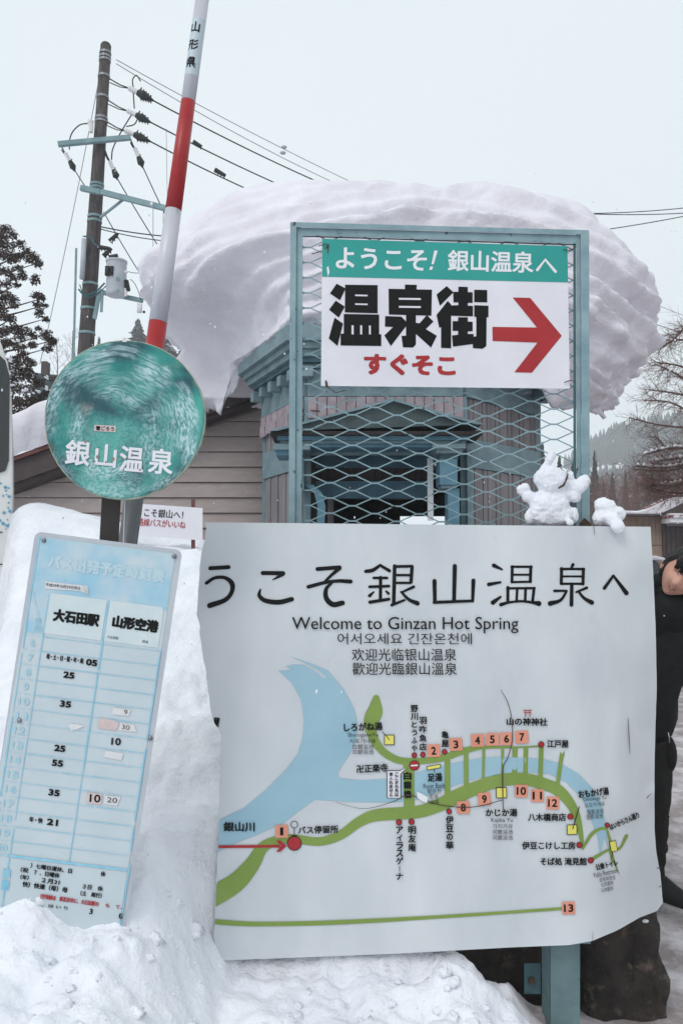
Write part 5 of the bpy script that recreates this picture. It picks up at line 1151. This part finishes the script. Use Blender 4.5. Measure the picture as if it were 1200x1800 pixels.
MB().ball(P(1134, 1620, 2.83), (.012, .004, .006), 8, 5).build('ice_lump', M['snow_small'], smooth=True, label='small round patch of ice on top of the dark boulder', category='ice')

# snow figures on the top edge of the board: lumps pressed together and smoothed into one skin
def snow_figure(name, label, cat, balls, Y, vox=.0034, group=None):
    m = MB()
    for (x, y, rx, ry, dy, rot) in balls:
        c = P(x, y, Y + dy); k = (Y + dy) / F; a = R(rot); ca, sa = math.cos(a), math.sin(a); b0 = len(m.v)
        m.ball((0, 0, 0), (rx * k, min(rx, ry) * k * .85, ry * k), 20, 14)
        for i in range(b0, len(m.v)):
            v = m.v[i]; m.v[i] = (c.x + v[0] * ca + v[2] * sa, c.y + v[1], c.z - v[0] * sa + v[2] * ca)
    tmp = m.build('lump'); md = tmp.modifiers.new('r', 'REMESH'); md.mode = 'VOXEL'; md.voxel_size = vox
    s2 = tmp.modifiers.new('s', 'SMOOTH'); s2.iterations = 5; s2.factor = .6
    dg = bpy.context.evaluated_depsgraph_get(); me = bpy.data.meshes.new_from_object(tmp.evaluated_get(dg)); bpy.data.objects.remove(tmp)
    for v in me.vertices:
        c = v.co; n = v.normal; d_ = noise.fractal(c * 22, .9, 2, 4) * .006 + noise.fractal(c * 75, .8, 2, 3) * .0021; v.co = c + n * d_
    for p in me.polygons: p.use_smooth = True
    me.materials.append(M['snow_small']); me.name = name
    return link(name, me, None, label=label, category=cat)
snow_figure('snow_rabbit', 'snow rabbit with raised arms, on the top edge of the map board', 'snow figure',
    [(968, 903, 42, 22, 0, 0), (965, 888, 36, 26, .0, 0), (972, 872, 32, 18, 0, 0), (967, 844, 29, 25, -.005, 0), (960, 852, 18, 14, 0, 0), (963, 812, 8, 13, 0, 25), (970, 800, 8, 7, 0, 0), (957, 825, 10, 14, 0, 20),
     (922, 858, 10, 8, 0, 0), (914, 862, 8, 9, 0, 0), (929, 872, 13, 11, 0, 30), (936, 878, 14, 12, 0, 30), (1001, 862, 9, 19, .004, -10), (1003, 838, 6, 9, .004, -10), (1020, 853, 13, 21, -.006, 32), (1010, 870, 12, 14, 0, 25), (930, 908, 8, 14, 0, 0), (1008, 905, 9, 14, 0, 0), (1001, 918, 7, 6, -.03, 0)], 2.635)
snow_figure('small_snowman', 'small armless snowman on the right end of the map board top', 'snow figure',
    [(1069, 905, 27, 17, 0, 0), (1052, 912, 12, 12, 0, 0), (1086, 905, 14, 14, 0, 0), (1068, 897, 20, 10, 0, 0), (1064, 890, 19, 14, -.004, 0), (1060, 884, 15, 10, 0, 0), (1085, 925, 13, 13, -.045, 20), (1078, 914, 16, 12, -.03, 20)], 2.645)
MB().tube([P(981, 858, 2.60), P(990, 853, 2.60), P(996, 840, 2.605), P(998, 833, 2.61)], [.003, .004, .003, .002], 6).build('twig', M['bark'], label='dark twig stuck between the head and ear of the snow rabbit', category='twig')

# ------------------------------------------------------------------ bus stop: brown post, round sign, timetable
YT_ = 2.34
t = thing('bus_stop', 'round weathered teal bus stop sign and pale blue timetable on a dark brown post', 'bus stop')
MB().hexa([P(188, 700, YT_ + .03), P(222, 700, YT_ + .03), P(206, 1000, YT_ + .03), P(172, 1000, YT_ + .03)], [P(188, 700, YT_ + .085), P(222, 700, YT_ + .085), P(206, 1000, YT_ + .085), P(172, 1000, YT_ + .085)]).build('post', M['post'], t, bevel=.003)
MB().hexa([P(172, 1000.5, YT_ + .03), P(206, 1000.5, YT_ + .03), P(120, 1760, YT_ + .03), P(84, 1760, YT_ + .03)], [P(172, 1000.5, YT_ + .085), P(206, 1000.5, YT_ + .085), P(120, 1760, YT_ + .085), P(84, 1760, YT_ + .085)]).build('post', M['post'], t)
MB().hexa([P(219.5, 870, YT_ + .025), P(221, 870, YT_ + .025), P(217, 960, YT_ + .025), P(215.5, 960, YT_ + .025)], [P(219.5, 870, YT_ + .03), P(221, 870, YT_ + .03), P(217, 960, YT_ + .03), P(215.5, 960, YT_ + .03)]).build('edge_strip', M['porcelain'], t)
# disc: local origin in its middle so the wear runs in rings
YD = 2.3; cD = P(219.5, 737, YD); rD = 142.5 / F * YD
def disc_obj(name, rs, m, n=96, cap=True):
    g_ = MB()
    for (r, y) in rs:
        for i in range(n):
            a = 2 * math.pi * i / n; wob = 1 + .004 * math.sin(a * 3 + 1) + .002 * noise.noise(Vector((math.cos(a) * 9, math.sin(a) * 9, 1)))
            g_.v.append((math.cos(a) * r * wob * .995, y + .004 * math.sin(a * 2) * (r / rD) ** 8, math.sin(a) * r * wob))
    for j in range(len(rs) - 1):
        for i in range(n): g_.f.append((j * n + i, j * n + (i + 1) % n, (j + 1) * n + (i + 1) % n, (j + 1) * n + i))
    if cap: g_.f.append(tuple(range(n)))
    o = g_.build(name, m, t, smooth=True); o.location = cD; return o
dc = disc_obj('round_panel', [(rD * .05, .0), (rD * .5, .0), (rD * .93, .0), (rD * .965, -.004), (rD * .99, -.004), (rD * 1.0, .001), (rD * 1.0, .010), (rD * .6, .022), (rD * .05, .024)], M['disc'])
disc_obj('rim', [(rD * .992, -.0045), (rD * 1.0, -.0045), (rD * 1.006, -.002), (rD * 1.006, .012), (rD * .992, .012)], mat('yellowed_rim', (110, 140, 128), (176, 180, 160), .5, 20), cap=False)
def Dp(x, y, o=0): return P(x, y, YD - .0 - o)
for ch_, x, y, w_ in (('銀', 136.5, 796, 44), ('山', 186, 801, 38), ('温', 231.5, 807, 43), ('泉', 283, 811, 44)):
    Print(Dp, .002).text(ch_, x, y, 45 if ch_ != '山' else 41, w_, .022, 5).build('white_lettering', M['sign_white'], t)
Print(Dp, .0015).box(184.5, 753, 38, 11, 3).build('name_plate', M['tape'], t)
Print(Dp, .0022).text('雪ごろう', 184.5, 753, 8, 32, .03, 3).build('name_lettering', M['ink'], t)
Print(Dp, .006).box(219, 597, 8, 8, 0).build('tape_patch', M['tape_white'], t)
M['rust'] = mat('old_grime', (132, 112, 102), (150, 136, 128), .6, 60)
for x, y, s_ in ((171, 803, 3), (199, 807, 3.4), (232, 800, 2.6), (150, 776, 3), (166, 811, 2), (214, 806, 2.2), (186, 812, 1.8), (246, 826, 2)):
    Print(Dp, .0028).poly([(x + s_ * (.8 + .5 * noise.noise(Vector((x, k, y)))) * math.cos(k * .5236), y + 1.5 * s_ * (.7 + .5 * noise.noise(Vector((k, x, 1)))) * math.sin(k * .5236)) for k in range(12)]).build('grime_stain', M['rust'], t)
# timetable, tilted
YTT = 2.30
def Tp(x, y, o=0): return P(x, y, YTT - o)
e1, e2 = Vector((.992, .127)), Vector((-.150, .989))
def T(a, b): v = Vector((62, 934)) + e1 * a + e2 * b; return (v.x, v.y)
def rounded(a0, b0, a1, b1, r, n=5):
    q = []
    for (ca, cb_, st) in ((a1 - r, b0 + r, -90), (a1 - r, b1 - r, 0), (a0 + r, b1 - r, 90), (a0 + r, b0 + r, 180)):
        for k in range(n + 1): an = R(st + 90 * k / n); q.append(T(ca + r * math.cos(an), cb_ + r * math.sin(an)))
    return q
rd_ = rounded(0, 0, 261, 760, 12)
MB().hexa([Tp(x, y) for x, y in rd_], [Tp(x, y, -.012) for x, y in rd_]).build('timetable_panel', M['tt_back'], t)
Print(Tp, .0008).poly([T(10, 8), T(250, 8), T(250, 750), T(-6, 750)], 900).build('timetable_print', M['tt'], t)
Print(Tp, .0014).poly([T(11, 9), T(249, 9), T(249, 109), T(40, 109), T(40, 178), T(8, 178)], 900).build('blue_header_print', M['tt_blue'], t)
Print(Tp, .0020).poly([T(42, 104), T(143, 104), T(143, 176), T(42, 176)], 900).poly([T(148, 104), T(240, 104), T(244, 110), T(244, 176), T(148, 176)], 900).build('white_header_print', M['pale_print'], t)
def ttx(s, x, y, h, w_=None, b=.02, ro=7.5, m='ink', o=.0034, name='lettering'): return Print(Tp, o).text(s, x, y, h, w_, b, ro).build(name, M[m], t)
ln = Print(Tp, .0026); fl = Print(Tp, .0024)
rng = random.Random(12)
def line(a0, b0, a1, b1, w_, pr, gaps=0):
    p, q = Vector(T(a0, b0)), Vector(T(a1, b1)); k = 0
    if not gaps: pr.stroke([tuple(p), tuple(q)], [w_, w_], cap=False); return
    while k < 1:
        e = min(1, k + rng.uniform(.1, .5)); pr.stroke([tuple(p.lerp(q, k)), tuple(p.lerp(q, e))], [w_ * rng.uniform(.5, 1)] * 2, cap=False); k = e + rng.uniform(0, gaps)
line(9, 8, 9, 690, 2.4, ln, .02); line(41, 105, 41, 750, 2.4, ln, .03); line(146, 104, 146, 571, 3, ln, .01); line(249, 180, 249, 560, 3.4, ln, .08); line(252, 560, 252, 690, 3, ln, .02)
for k in range(16): 
    line(42, 182 + 26 * k, 248, 181 + 26 * k, 1.3 if k < 15 else 4, ln, .015 if k < 15 else 0); line(10, 182 + 26 * k, 41, 182 + 26 * k, 1.2 if k < 15 else 3, fl, .2)
line(20, 690, 250, 690, 4, ln, .05)
line(12, 106, 40, 176, 1.2, fl, .1)
ln.build('ruled_line_print', M['line_blue'], t); fl.build('faded_line_print', M['ghost'], t)
Print(Tp, .0022).text('バス出発予定時刻表', 187, 1000, 26, 208, .05, 7.5).build('faded_title_print', mat('faded_title', (186, 206, 214), (176, 202, 214), .45, 30), t)
ho = Print(Tp, .0024)
for k in range(15):
    x, y = T(26 - 1, 195.5 + 26 * k); Print(Tp, .0024).text(str(6 + k), x, y, 13, 9 if k < 4 else 20, .03, 7.5).build('faded_numeral', M['ghost'], t)
x, y = T(25, 128); ho.text('時', x, y + 28, 11, 11, .02, 7.5).text('間', x - 2, y + 41, 11, 11, .02, 7.5)
ho.build('faded_hour_print', M['ghost'], t)
ttx('大石田駅', 134, 1086, 23, 82, .055); ttx('山形空港', 238, 1097, 23, 82, .055)
ttx('大石田駅', 198, 1121, 5, 20, 0); ttx('経由', 255, 1128, 5, 10, 0)
Print(Tp, .0030).poly([(80, 1022), (154, 1030), (156, 1045), (140, 1039), (79, 1035)], 900).build('paper_strip', M['tape_white'], t)
ttx('平成29年10月29日改正', 111, 1031, 6, 62, .01, 6.5, o=.0040)
MB().hexa([Tp(142, 1030, .004), Tp(150, 1036, .012), Tp(156, 1045, .004)], [Tp(140, 1031, .004), Tp(147, 1036, .016), Tp(155, 1046, .004)]).build('curled_paper', M['tape_white'], t)
ttx('母・土・日・祝・年・尾', 114, 1158, 10, 66, .035)
for s_, x, y in (('05', 161, 1165), ('25', 121, 1187), ('35', 115, 1238), ('25', 105, 1316), ('55', 101, 1342), ('35', 95, 1394), ('21', 92, 1446)): ttx(s_, x, y, 12, 20, .045)
ttx('年・快', 63, 1442, 10, 24, .035)
ttx('10', 204, 1304, 13, 17, .03, 4)
for q_ in ([(174, 1261), (204, 1266), (210, 1274), (203, 1285), (171, 1280)], [(153, 1393), (180, 1396), (178, 1416), (151, 1412)]): Print(Tp, .0030).poly(q_).build('pink_tape', M['tape'], t)
for q_ in ([(212, 1271), (236, 1275), (240, 1287), (206, 1284)], [(184, 1399), (212, 1401), (206, 1417), (182, 1414)], [(198, 1244), (230, 1248), (226, 1259), (197, 1256)], [(186, 1320), (217, 1325), (213, 1337), (182, 1331)], [(121, 1272), (138, 1274), (150, 1276), (134, 1283), (124, 1286)]): Print(Tp, .0031).poly(q_).build('white_tape', M['tape_white'], t)
ttx('10', 167, 1404, 14, 19, .02, 4, o=.0040); ttx('20', 197, 1407, 9, 18, .0, 6, 'concrete', o=.0040); ttx('30', 221, 1279, 8, 14, 0, 8, 'concrete', o=.0040); ttx('9', 221, 1252, 8, 6, 0, 8, 'concrete', o=.0040)
ttx('摘', 11, 1536, 17, 15, .03, 6, 'line_blue'); ttx('要', 9, 1557, 17, 15, .03, 6, 'line_blue')
for s_, x, y, h, w_ in (('）七曜日運休、日', 90, 1527, 9, 74), ('休', 181, 1537, 9, 9), ('（祝', 43, 1530, 9, 14), ('７ ．日曜休', 82, 1537, 9, 46), ('（年）', 43, 1543, 9, 15), ('２月31', 89, 1550, 9, 32), ('３日　休', 163, 1561, 9, 36), ('快）快速（母）母', 79, 1560, 10, 80), ('（土　尾行）', 160, 1573, 9, 38)):
    ttx(s_, x, y, h, w_, .035, 8, name='worn_lettering')
ttx('（空港線は　尾花沢市に、大石田駅の', 122, 1583, 9, 104, .035, 8, 'red', name='red_lettering'); ttx('も　て、', 200, 1594, 7, 30, .03, 8, 'red', name='red_lettering')
ttx('は い り', 102, 1595, 6, 34, .03, 8, name='worn_lettering'); ttx('3', 160, 1603, 10, 6, .03, 8, name='worn_lettering'); ttx('６', 212, 1611, 10, 7, .03, 8, name='worn_lettering')
for x, y in ((77, 950), (306, 978), (34, 1267), (264, 1298)):
    MB().ball(P(x, y, YTT - .003), (.007, .005, .007), 12, 8).build('screw', M['steel'], t, smooth=True)
base_at(t, (Xp(150, YT_), YT_, .3))

# ------------------------------------------------------------------ striped snow pole
t = thing('snow_pole', 'tall leaning red and white striped snow pole lettered in black, right behind the round sign', 'pole')
def SPc(y): return P(230 + (915 - y) * (355 - 230) / 915, y, 2.75 if y > 0 else 2.75)
rp = .0315
def rad(y): return rp * interp([(-100, .74), (0, .78), (180, .80), (565, 1.0), (920, 1.03)], y)
segs = [(1500, 870, 'pole_grey'), (869.5, 566, 'pole_red'), (565.5, 369, 'alu'), (368.5, 178, 'pole_red'), (177.5, -4, 'alu'), (-4.5, -220, 'pole_red')]
names = {'pole_grey': 'lower_tube', 'pole_red': 'red_band', 'alu': 'white_band'}
for a, b, m_ in segs:
    k = 1.0 if m_ != 'pole_red' else 1.015
    MB().tube([SPc(a), SPc((a + b) / 2), SPc(b)], [rad(a) * k, rad((a + b) / 2) * k, rad(b) * k], 28).build(names[m_], M[m_], t, smooth=True)
for ch_, y in (('山', 54), ('形', 85), ('県', 116)):
    vs_, fs = glyphs(ch_); bm = bmesh.new(); vv = [bm.verts.new((q[0], q[1], 0)) for q in vs_]
    for f_ in fs: bm.faces.new([vv[i] for i in f_])
    for _ in range(5):
        es = [e for e in bm.edges if abs(e.verts[0].co.x - e.verts[1].co.x) > .12]
        if not es: break
        bmesh.ops.subdivide_edges(bm, edges=es, cuts=1); bmesh.ops.triangulate(bm, faces=[f for f in bm.faces if len(f.verts) > 3])
    bm.verts.index_update(); vs_ = [(v.co.x, v.co.y) for v in bm.verts]; fs = [tuple(v.index for v in f.verts) for f in bm.faces]; bm.free()
    x0 = min(v[0] for v in vs_); x1 = max(v[0] for v in vs_); y0 = min(v[1] for v in vs_); y1 = max(v[1] for v in vs_); c = SPc(y); ax_ = (SPc(0) - SPc(100)).normalized(); r = rad(y) + .0006
    side = Vector((1, 0, 0)); side = (side - ax_ * side.dot(ax_)).normalized(); fr = Vector((0, -1, 0)); s_ = 19 / F * 2.75 / (y1 - y0); g_ = MB(); q = []
    for X, Yv_ in vs_:
        pass
    for kk, (dx, dy) in enumerate(((0, 0), (-.03, 0), (.03, 0), (0, .03), (0, -.03))):
        q = []
        for X, Yv_ in vs_:
            an = ((X + dx - (x0 + x1) / 2) * s_ / r) - .18; q.append(c + ax_ * ((Yv_ + dy - (y0 + y1) / 2) * s_) + side * math.sin(an) * (r + kk * 1e-4) + fr * math.cos(an) * (r + kk * 1e-4))
        g_.add(q, fs)
    g_.build('black_character', M['ink'], t)
q = MB(); n = 20; c0, c1 = SPc(136), SPc(38); ax_ = (c1 - c0).normalized(); side = (Vector((1, 0, 0)) - ax_ * ax_.x).normalized()
for k in range(n + 1):
    an = -1.5 + 2.7 * k / n
    for c, y in ((c0, 136), (c1, 38)): r = rad(y) + .0003; q.v.append(tuple(c + side * math.sin(an) * r + Vector((0, -1, 0)) * math.cos(an) * r))
q.f = [(2 * k, 2 * k + 1, 2 * k + 3, 2 * k + 2) for k in range(n)]; q.build('grey_decal', mat('grey_decal', (182, 196, 204), rough=.4), t, smooth=True)
base_at(t, SPc(1500))

# ------------------------------------------------------------------ the man leaning out behind the board
t = thing('person', 'smiling man in black hooded jacket leaning out from behind the map board', 'person'); YM = 3.75
def J(x, y, d_=0): return P(x, y, YM + d_)
def skin(name, joints, edges, root, m, par, sub=2):
    me = bpy.data.meshes.new(name); me.from_pydata([tuple(j[0]) for j in joints], edges, []); tmp = bpy.data.objects.new(name, me); COL.objects.link(tmp)
    tmp.modifiers.new('skin', 'SKIN').use_smooth_shade = True; sv = me.skin_vertices[0].data
    for i, j in enumerate(joints):
        r = j[1]; sv[i].radius = (r, r) if not hasattr(r, '__len__') else r; sv[i].use_root = (i == root)
    s_ = tmp.modifiers.new('sub', 'SUBSURF'); s_.levels = sub; s_.render_levels = sub
    dg = bpy.context.evaluated_depsgraph_get(); out_ = bpy.data.meshes.new_from_object(tmp.evaluated_get(dg)); bpy.data.objects.remove(tmp)
    for v in out_.vertices:      # cloth folds
        v.co += v.normal * (noise.fractal(v.co * 9, .8, 2, 3) * .012)
    for p in out_.polygons: p.use_smooth = True
    out_.materials.clear(); out_.materials.append(m); return link(name, out_, par)
# legs + pelvis (one body), jacket over it
skin('trousers', [(J(1128, 1262), .095), (J(1150, 1325), .088), (J(1150, 1405, -.02), .072), (J(1150, 1500, .0), .058), (J(1150, 1535, .02), .05),
                  (J(1108, 1325, .04), .088), (J(1106, 1405, .05), .072), (J(1100, 1500, .12), .058), (J(1098, 1520, .15), .05)],
     [(0, 1), (1, 2), (2, 3), (3, 4), (0, 5), (5, 6), (6, 7), (7, 8)], 0, M['trouser'], t)
skin('jacket', [(J(1144, 1312), (.098, .10)), (J(1143, 1240), (.122, .12)), (J(1156, 1155, -.02), (.16, .14)), (J(1176, 1100, -.06), (.17, .13)), (J(1196, 1058, -.12), .085), (J(1200, 1045, -.14), .075),
                (J(1140, 1098, -.02), .085), (J(1112, 1150, .04), .07), (J(1108, 1215, .0), .055), (J(1130, 1262, -.04), .05),
                (J(1228, 1108, -.08), .085), (J(1256, 1165, -.06), .07), (J(1262, 1220, -.12), .055), (J(1254, 1262, -.2), .045)],
     [(0, 1), (1, 2), (2, 3), (3, 4), (4, 5), (3, 6), (6, 7), (7, 8), (8, 9), (3, 10), (10, 11), (11, 12), (12, 13)], 0, M['cloth'], t)
# hood bunched round the neck, pocket flap, knee patch, boot cuffs
m = MB()
hc = J(1187, 1048, -.12)
for k in range(15):
    an = R(-200 + 220 * k / 14); m.ball(hc + Vector((math.cos(an) * .105, math.sin(an) * .04 + .03, -math.sin(an) * .03 + (.045 if k < 5 else 0))), (.045, .045, .038), 10, 7)
m.tube([J(1176, 1092, -.06), J(1184, 1062, -.12), J(1188, 1046, -.13)], [.13, .10, .088], 20).ball(J(1160, 1056, -.04), (.075, .08, .07), 14, 9).build('hood', M['cloth'], t, smooth=True)
MB().ball(J(1172, 1325, -.02), (.040, .06, .09), 12, 9).build('pocket', M['trouser'], t, smooth=True)
MB().tube([J(1174, 1288, -.085), J(1176, 1296, -.095), J(1176, 1306, -.095)], .0022, 5).build('zip_pull', M['steel'], t)
MB().ball(J(1158, 1420, -.03), (.045, .05, .05), 12, 9).build('knee_patch', M['trouser'], t, smooth=True)
MB().ball(J(1158, 1488, 0), (.038, .05, .04), 12, 9).build('boot_cuff', M['boot'], t, smooth=True)
MB().tube([J(1170, 1432, -.05), J(1175, 1437, -.05)], .006, 6).build('strap_end', M['boot'], t)
for (x, y, d_) in ((1150, 1, 0), (1098, 0, .15)):
    c = Vector((P(x - 2, 1540, YM + d_).x, YM + d_, 0)); m = MB()
    pr = [(-.05, .055), (-.03, .062), (.04, .06), (.11, .052), (.17, .042), (.20, .03)]
    yawd = Vector((.62, -.78, 0)) if y else Vector((-.2, -.98, 0)); sd_ = Vector((-yawd.y, yawd.x, 0)); b = len(m.v); L = 12
    for (a, wd), h in zip(pr, (.10, .125, .12, .085, .065, .045)):
        for k in range(L):
            an = 2 * math.pi * k / L; zz = max(0, .5 + .5 * math.sin(an)) * h; m.v.append(tuple(c + yawd * a + sd_ * math.cos(an) * wd * (1 if math.sin(an) < .3 else .75) + Vector((0, 0, zz))))
    for i in range(len(pr) - 1):
        for k in range(L): m.f.append((b + i * L + k, b + i * L + (k + 1) % L, b + (i + 1) * L + (k + 1) % L, b + (i + 1) * L + k))
    m.f += [tuple(range(b, b + L)), tuple(range(b + (len(pr) - 1) * L, b + len(pr) * L))]
    m.tube([c + Vector((0, 0, .06)), c + Vector((0, .01, .2)), c + Vector((0, .01, .24))], [.052, .05, .055], 12)
    m.build('boot', M['boot'], t, smooth=True)
# head: built upright about its own centre (face toward -Y), then turned and tilted
HC = J(1201, 1009, -.2); HS = (YM - .2) / F * 100 / .235 * .5 * .235 / 50   # metres per photo pixel at the head
HR = Matrix.Translation(HC) @ Euler((R(16), R(42), R(-20)), 'XYZ').to_matrix().to_4x4() @ Matrix.Scale(1.06, 4)
def face(v):
    """skull shape: v a unit direction, +Z up, -Y front"""
    x, y, z = v; s_ = 1.0
    if z < 0: s_ *= 1 - .10 * z * z
    wx = .078 * (1 - .28 * sm(0, -1, z)); wy = .098 * (1 - .12 * sm(0, -1, z)); wz = .122
    p = Vector((x * wx, y * wy, z * wz)) * s_
    if y < 0:
        fr = -y
        p.y -= .024 * math.exp(-(x / .16) ** 2) * math.exp(-((z + .18) / .17) ** 2) * fr          # nose
        p.y -= .007 * math.exp(-((abs(x) - .14) / .10) ** 2) * math.exp(-((z + .26) / .08) ** 2)   # nostril wings
        p.y += .010 * math.exp(-((abs(x) - .38) / .20) ** 2) * math.exp(-((z - .08) / .13) ** 2)   # eye sockets
        p.y -= .008 * math.exp(-((abs(x) - .45) / .22) ** 2) * math.exp(-((z + .25) / .20) ** 2)   # smiling cheeks
        p.y -= .006 * math.exp(-(x / .3) ** 2) * math.exp(-((z + .50) / .07) ** 2)                 # lips
        p.y -= .012 * math.exp(-(x / .35) ** 2) * math.exp(-((z + .86) / .15) ** 2)                # chin
        p.y -= .004 * math.exp(-((z - .25) / .08) ** 2)                                            # brow
    return p
def put(m, dirs_fn, seg, ring):
    b = len(m.v)
    for i in range(ring + 1):
        th = math.pi * i / ring
        for k in range(seg):
            a = 2 * math.pi * k / seg; m.v.append(tuple(HR @ dirs_fn(Vector((math.sin(th) * math.cos(a), math.sin(th) * math.sin(a), math.cos(th))))))
    for i in range(ring):
        for k in range(seg): m.f.append((b + i * seg + k, b + (i + 1) * seg + k, b + (i + 1) * seg + (k + 1) % seg, b + i * seg + (k + 1) % seg))
    return m
hd = put(MB(), face, 72, 56)
for s_ in (-1, 1):     # ears
    b = len(hd.v); hd.ball((0, 0, 0), (.012, .022, .034), 12, 8)
    for i in range(b, len(hd.v)): hd.v[i] = tuple(HR @ (Vector(hd.v[i]) + Vector((s_ * .082, .006, -.012))))
hd.build('head', M['skin'], t, smooth=True)
def hair(v):
    p = face(Vector((v.x, max(v.y, -.0) if False else v.y, v.z)))
    # hairline: low at the back and sides, fringe on the forehead
    f_ = sm(.15, -.55, v.y); lo = -.62 + .90 * f_ + .06 * math.sin(v.x * 23); k = sm(lo - .05, lo + .12, v.z)
    r = 1.0 + (.20 + .07 * noise.noise(v * 7)) * k - .06 * (1 - k)
    q = Vector((p.x * r, p.y * r + .004, p.z * r)); return q
put(MB(), hair, 90, 60).build('hair', M['hair'], t, smooth=True)
fr_ = MB(); rng = random.Random(6)
for i in range(80):
    x = rng.uniform(-.75, .75); d0 = Vector((x * .8, -.72, .72)).normalized(); a = face(d0) * 1.2; z1 = rng.uniform(.12, .34) - .12 * abs(x) * 0; d1 = Vector((x + rng.uniform(-.12, .12), -1.05, z1)).normalized(); b = face(d1) * 1.06; mid = (a + b) / 2 * 1.05
    fr_.tube([HR @ a, HR @ mid, HR @ b], [.009, .008, .0015], 5)
for s_ in (-1, 1):
    for i in range(12):
        z = rng.uniform(-.05, .5); d0 = Vector((s_ * .98, -.12 + rng.uniform(-.15, .1), z)).normalized(); d1 = Vector((s_ * .98, -.28, z - .4)).normalized()
        fr_.tube([HR @ (face(d0) * 1.08), HR @ (face(d1) * 1.03)], [.006, .001], 5)
fr_.build('fringe', M['hair'], t, smooth=True)
def fline(name, pts, rads, m):
    MB().tube([HR @ (face(Vector(p).normalized()) * 1.006) for p in pts], rads, 6).build(name, m, t, smooth=True)
for s_ in (-1, 1):
    fline('eyebrow', [(s_ * .62, -.9, .22), (s_ * .45, -.95, .29), (s_ * .28, -1, .27), (s_ * .16, -1, .23)], [.001, .0030, .0032, .0012], M['hair'])
    fline('closed_eye', [(s_ * .56, -.9, .05), (s_ * .44, -.95, .09), (s_ * .30, -1, .09), (s_ * .18, -1, .04)], [.0005, .0013, .0014, .0006], M['hair'])
    fline('smile_line', [(s_ * .26, -1, -.22), (s_ * .38, -.95, -.36), (s_ * .42, -.92, -.48)], [.0003, .0006, .0003], M['skin_red'])
fline('lower_lip', [(-.26, -.95, -.50), (-.1, -1, -.60), (.1, -1, -.60), (.26, -.95, -.50)], [.001, .0042, .0042, .001], M['skin_red'])
fline('mouth', [(-.34, -.95, -.44), (-.15, -1, -.53), (.15, -1, -.53), (.34, -.95, -.44)], [.0004, .0011, .0011, .0004], M['dark'])
# dark blue patch of the cap or hood lining at the top right of the head
put(MB(), lambda v: (face(v) * 1.25 if (v.x > .1 and v.z > .1) else face(v) * .9), 48, 36).build('cap', M['hood_blue'], t, smooth=True)
base_at(t, (Xp(1140, YM), YM, 0))

# ------------------------------------------------------------------ snow crumbs, falling snowflakes
rng = random.Random(21); c = MB()
for i in range(420):
    x = rng.uniform(-1.2, .8); Y = rng.uniform(1.7, 2.57)
    z = ground_z(x, Y, True)
    if z < .08 and x > .2: continue
    r = rng.uniform(.0015, .0055) * (1.6 if rng.random() < .1 else 1); c.ball((x, Y, z + r * .2), (r, r * rng.uniform(.7, 1), r * rng.uniform(.6, .9)), 6, 4, f=lambda d_: 1 + .25 * noise.noise(d_ * 2 + Vector((x * 99, 0, 0))))
for i in range(230):      # broken clods lying half sunk
    x = rng.uniform(-1.25, .75); Y = rng.uniform(1.65, 2.56); z = ground_z(x, Y, True)
    if (z < .1 and x > .2) or noise.noise(Vector((x * 2.2, Y * 2.2, 7))) < -.12: continue
    r = rng.uniform(.008, .022) * (1.5 if rng.random() < .12 else 1); sd = rng.random() * 99
    c.ball((x, Y, z - r * .4), (r * rng.uniform(.8, 1.4), r * rng.uniform(.8, 1.2), r * rng.uniform(.6, .9)), 14, 9, f=lambda d_: 1 + .55 * noise.fractal(d_ * 1.7 + Vector((sd, 0, 0)), .7, 2, 3))
c.build('snow_crumbs', M['snow_clod'], smooth=True, kind='stuff')
c = MB()
for i in range(420):
    Y = rng.uniform(2.2, 11); p = P(rng.uniform(-20, 1220), rng.uniform(300, 1250), Y); r = rng.uniform(.0018, .0042) * (1 + (Y - 2) * .10)
    if p.z < .4: continue
    dx = rng.uniform(-1, 1) * r * 1.3; c.ball(p, (r * rng.uniform(.6, 1), r * .7, r * rng.uniform(.7, 1.5)), 6, 5)
c.build('falling_snowflakes', M['snow_small'], kind='stuff')

# ------------------------------------------------------------------ winter haze
hz = bpy.data.materials.new('winter_haze'); hz.use_nodes = True; n_ = hz.node_tree; n_.nodes.clear()
ho_ = n_.nodes.new('ShaderNodeOutputMaterial'); pv = n_.nodes.new('ShaderNodeVolumePrincipled'); pv.inputs['Density'].default_value = HAZE; pv.inputs['Color'].default_value = (.965, .985, 1, 1)
pv.inputs['Anisotropy'].default_value = .2; n_.links.new(pv.outputs[0], ho_.inputs['Volume'])
MB().box((-440, -45, -6), (440, 520, 95)).build('haze', hz, kind='stuff')
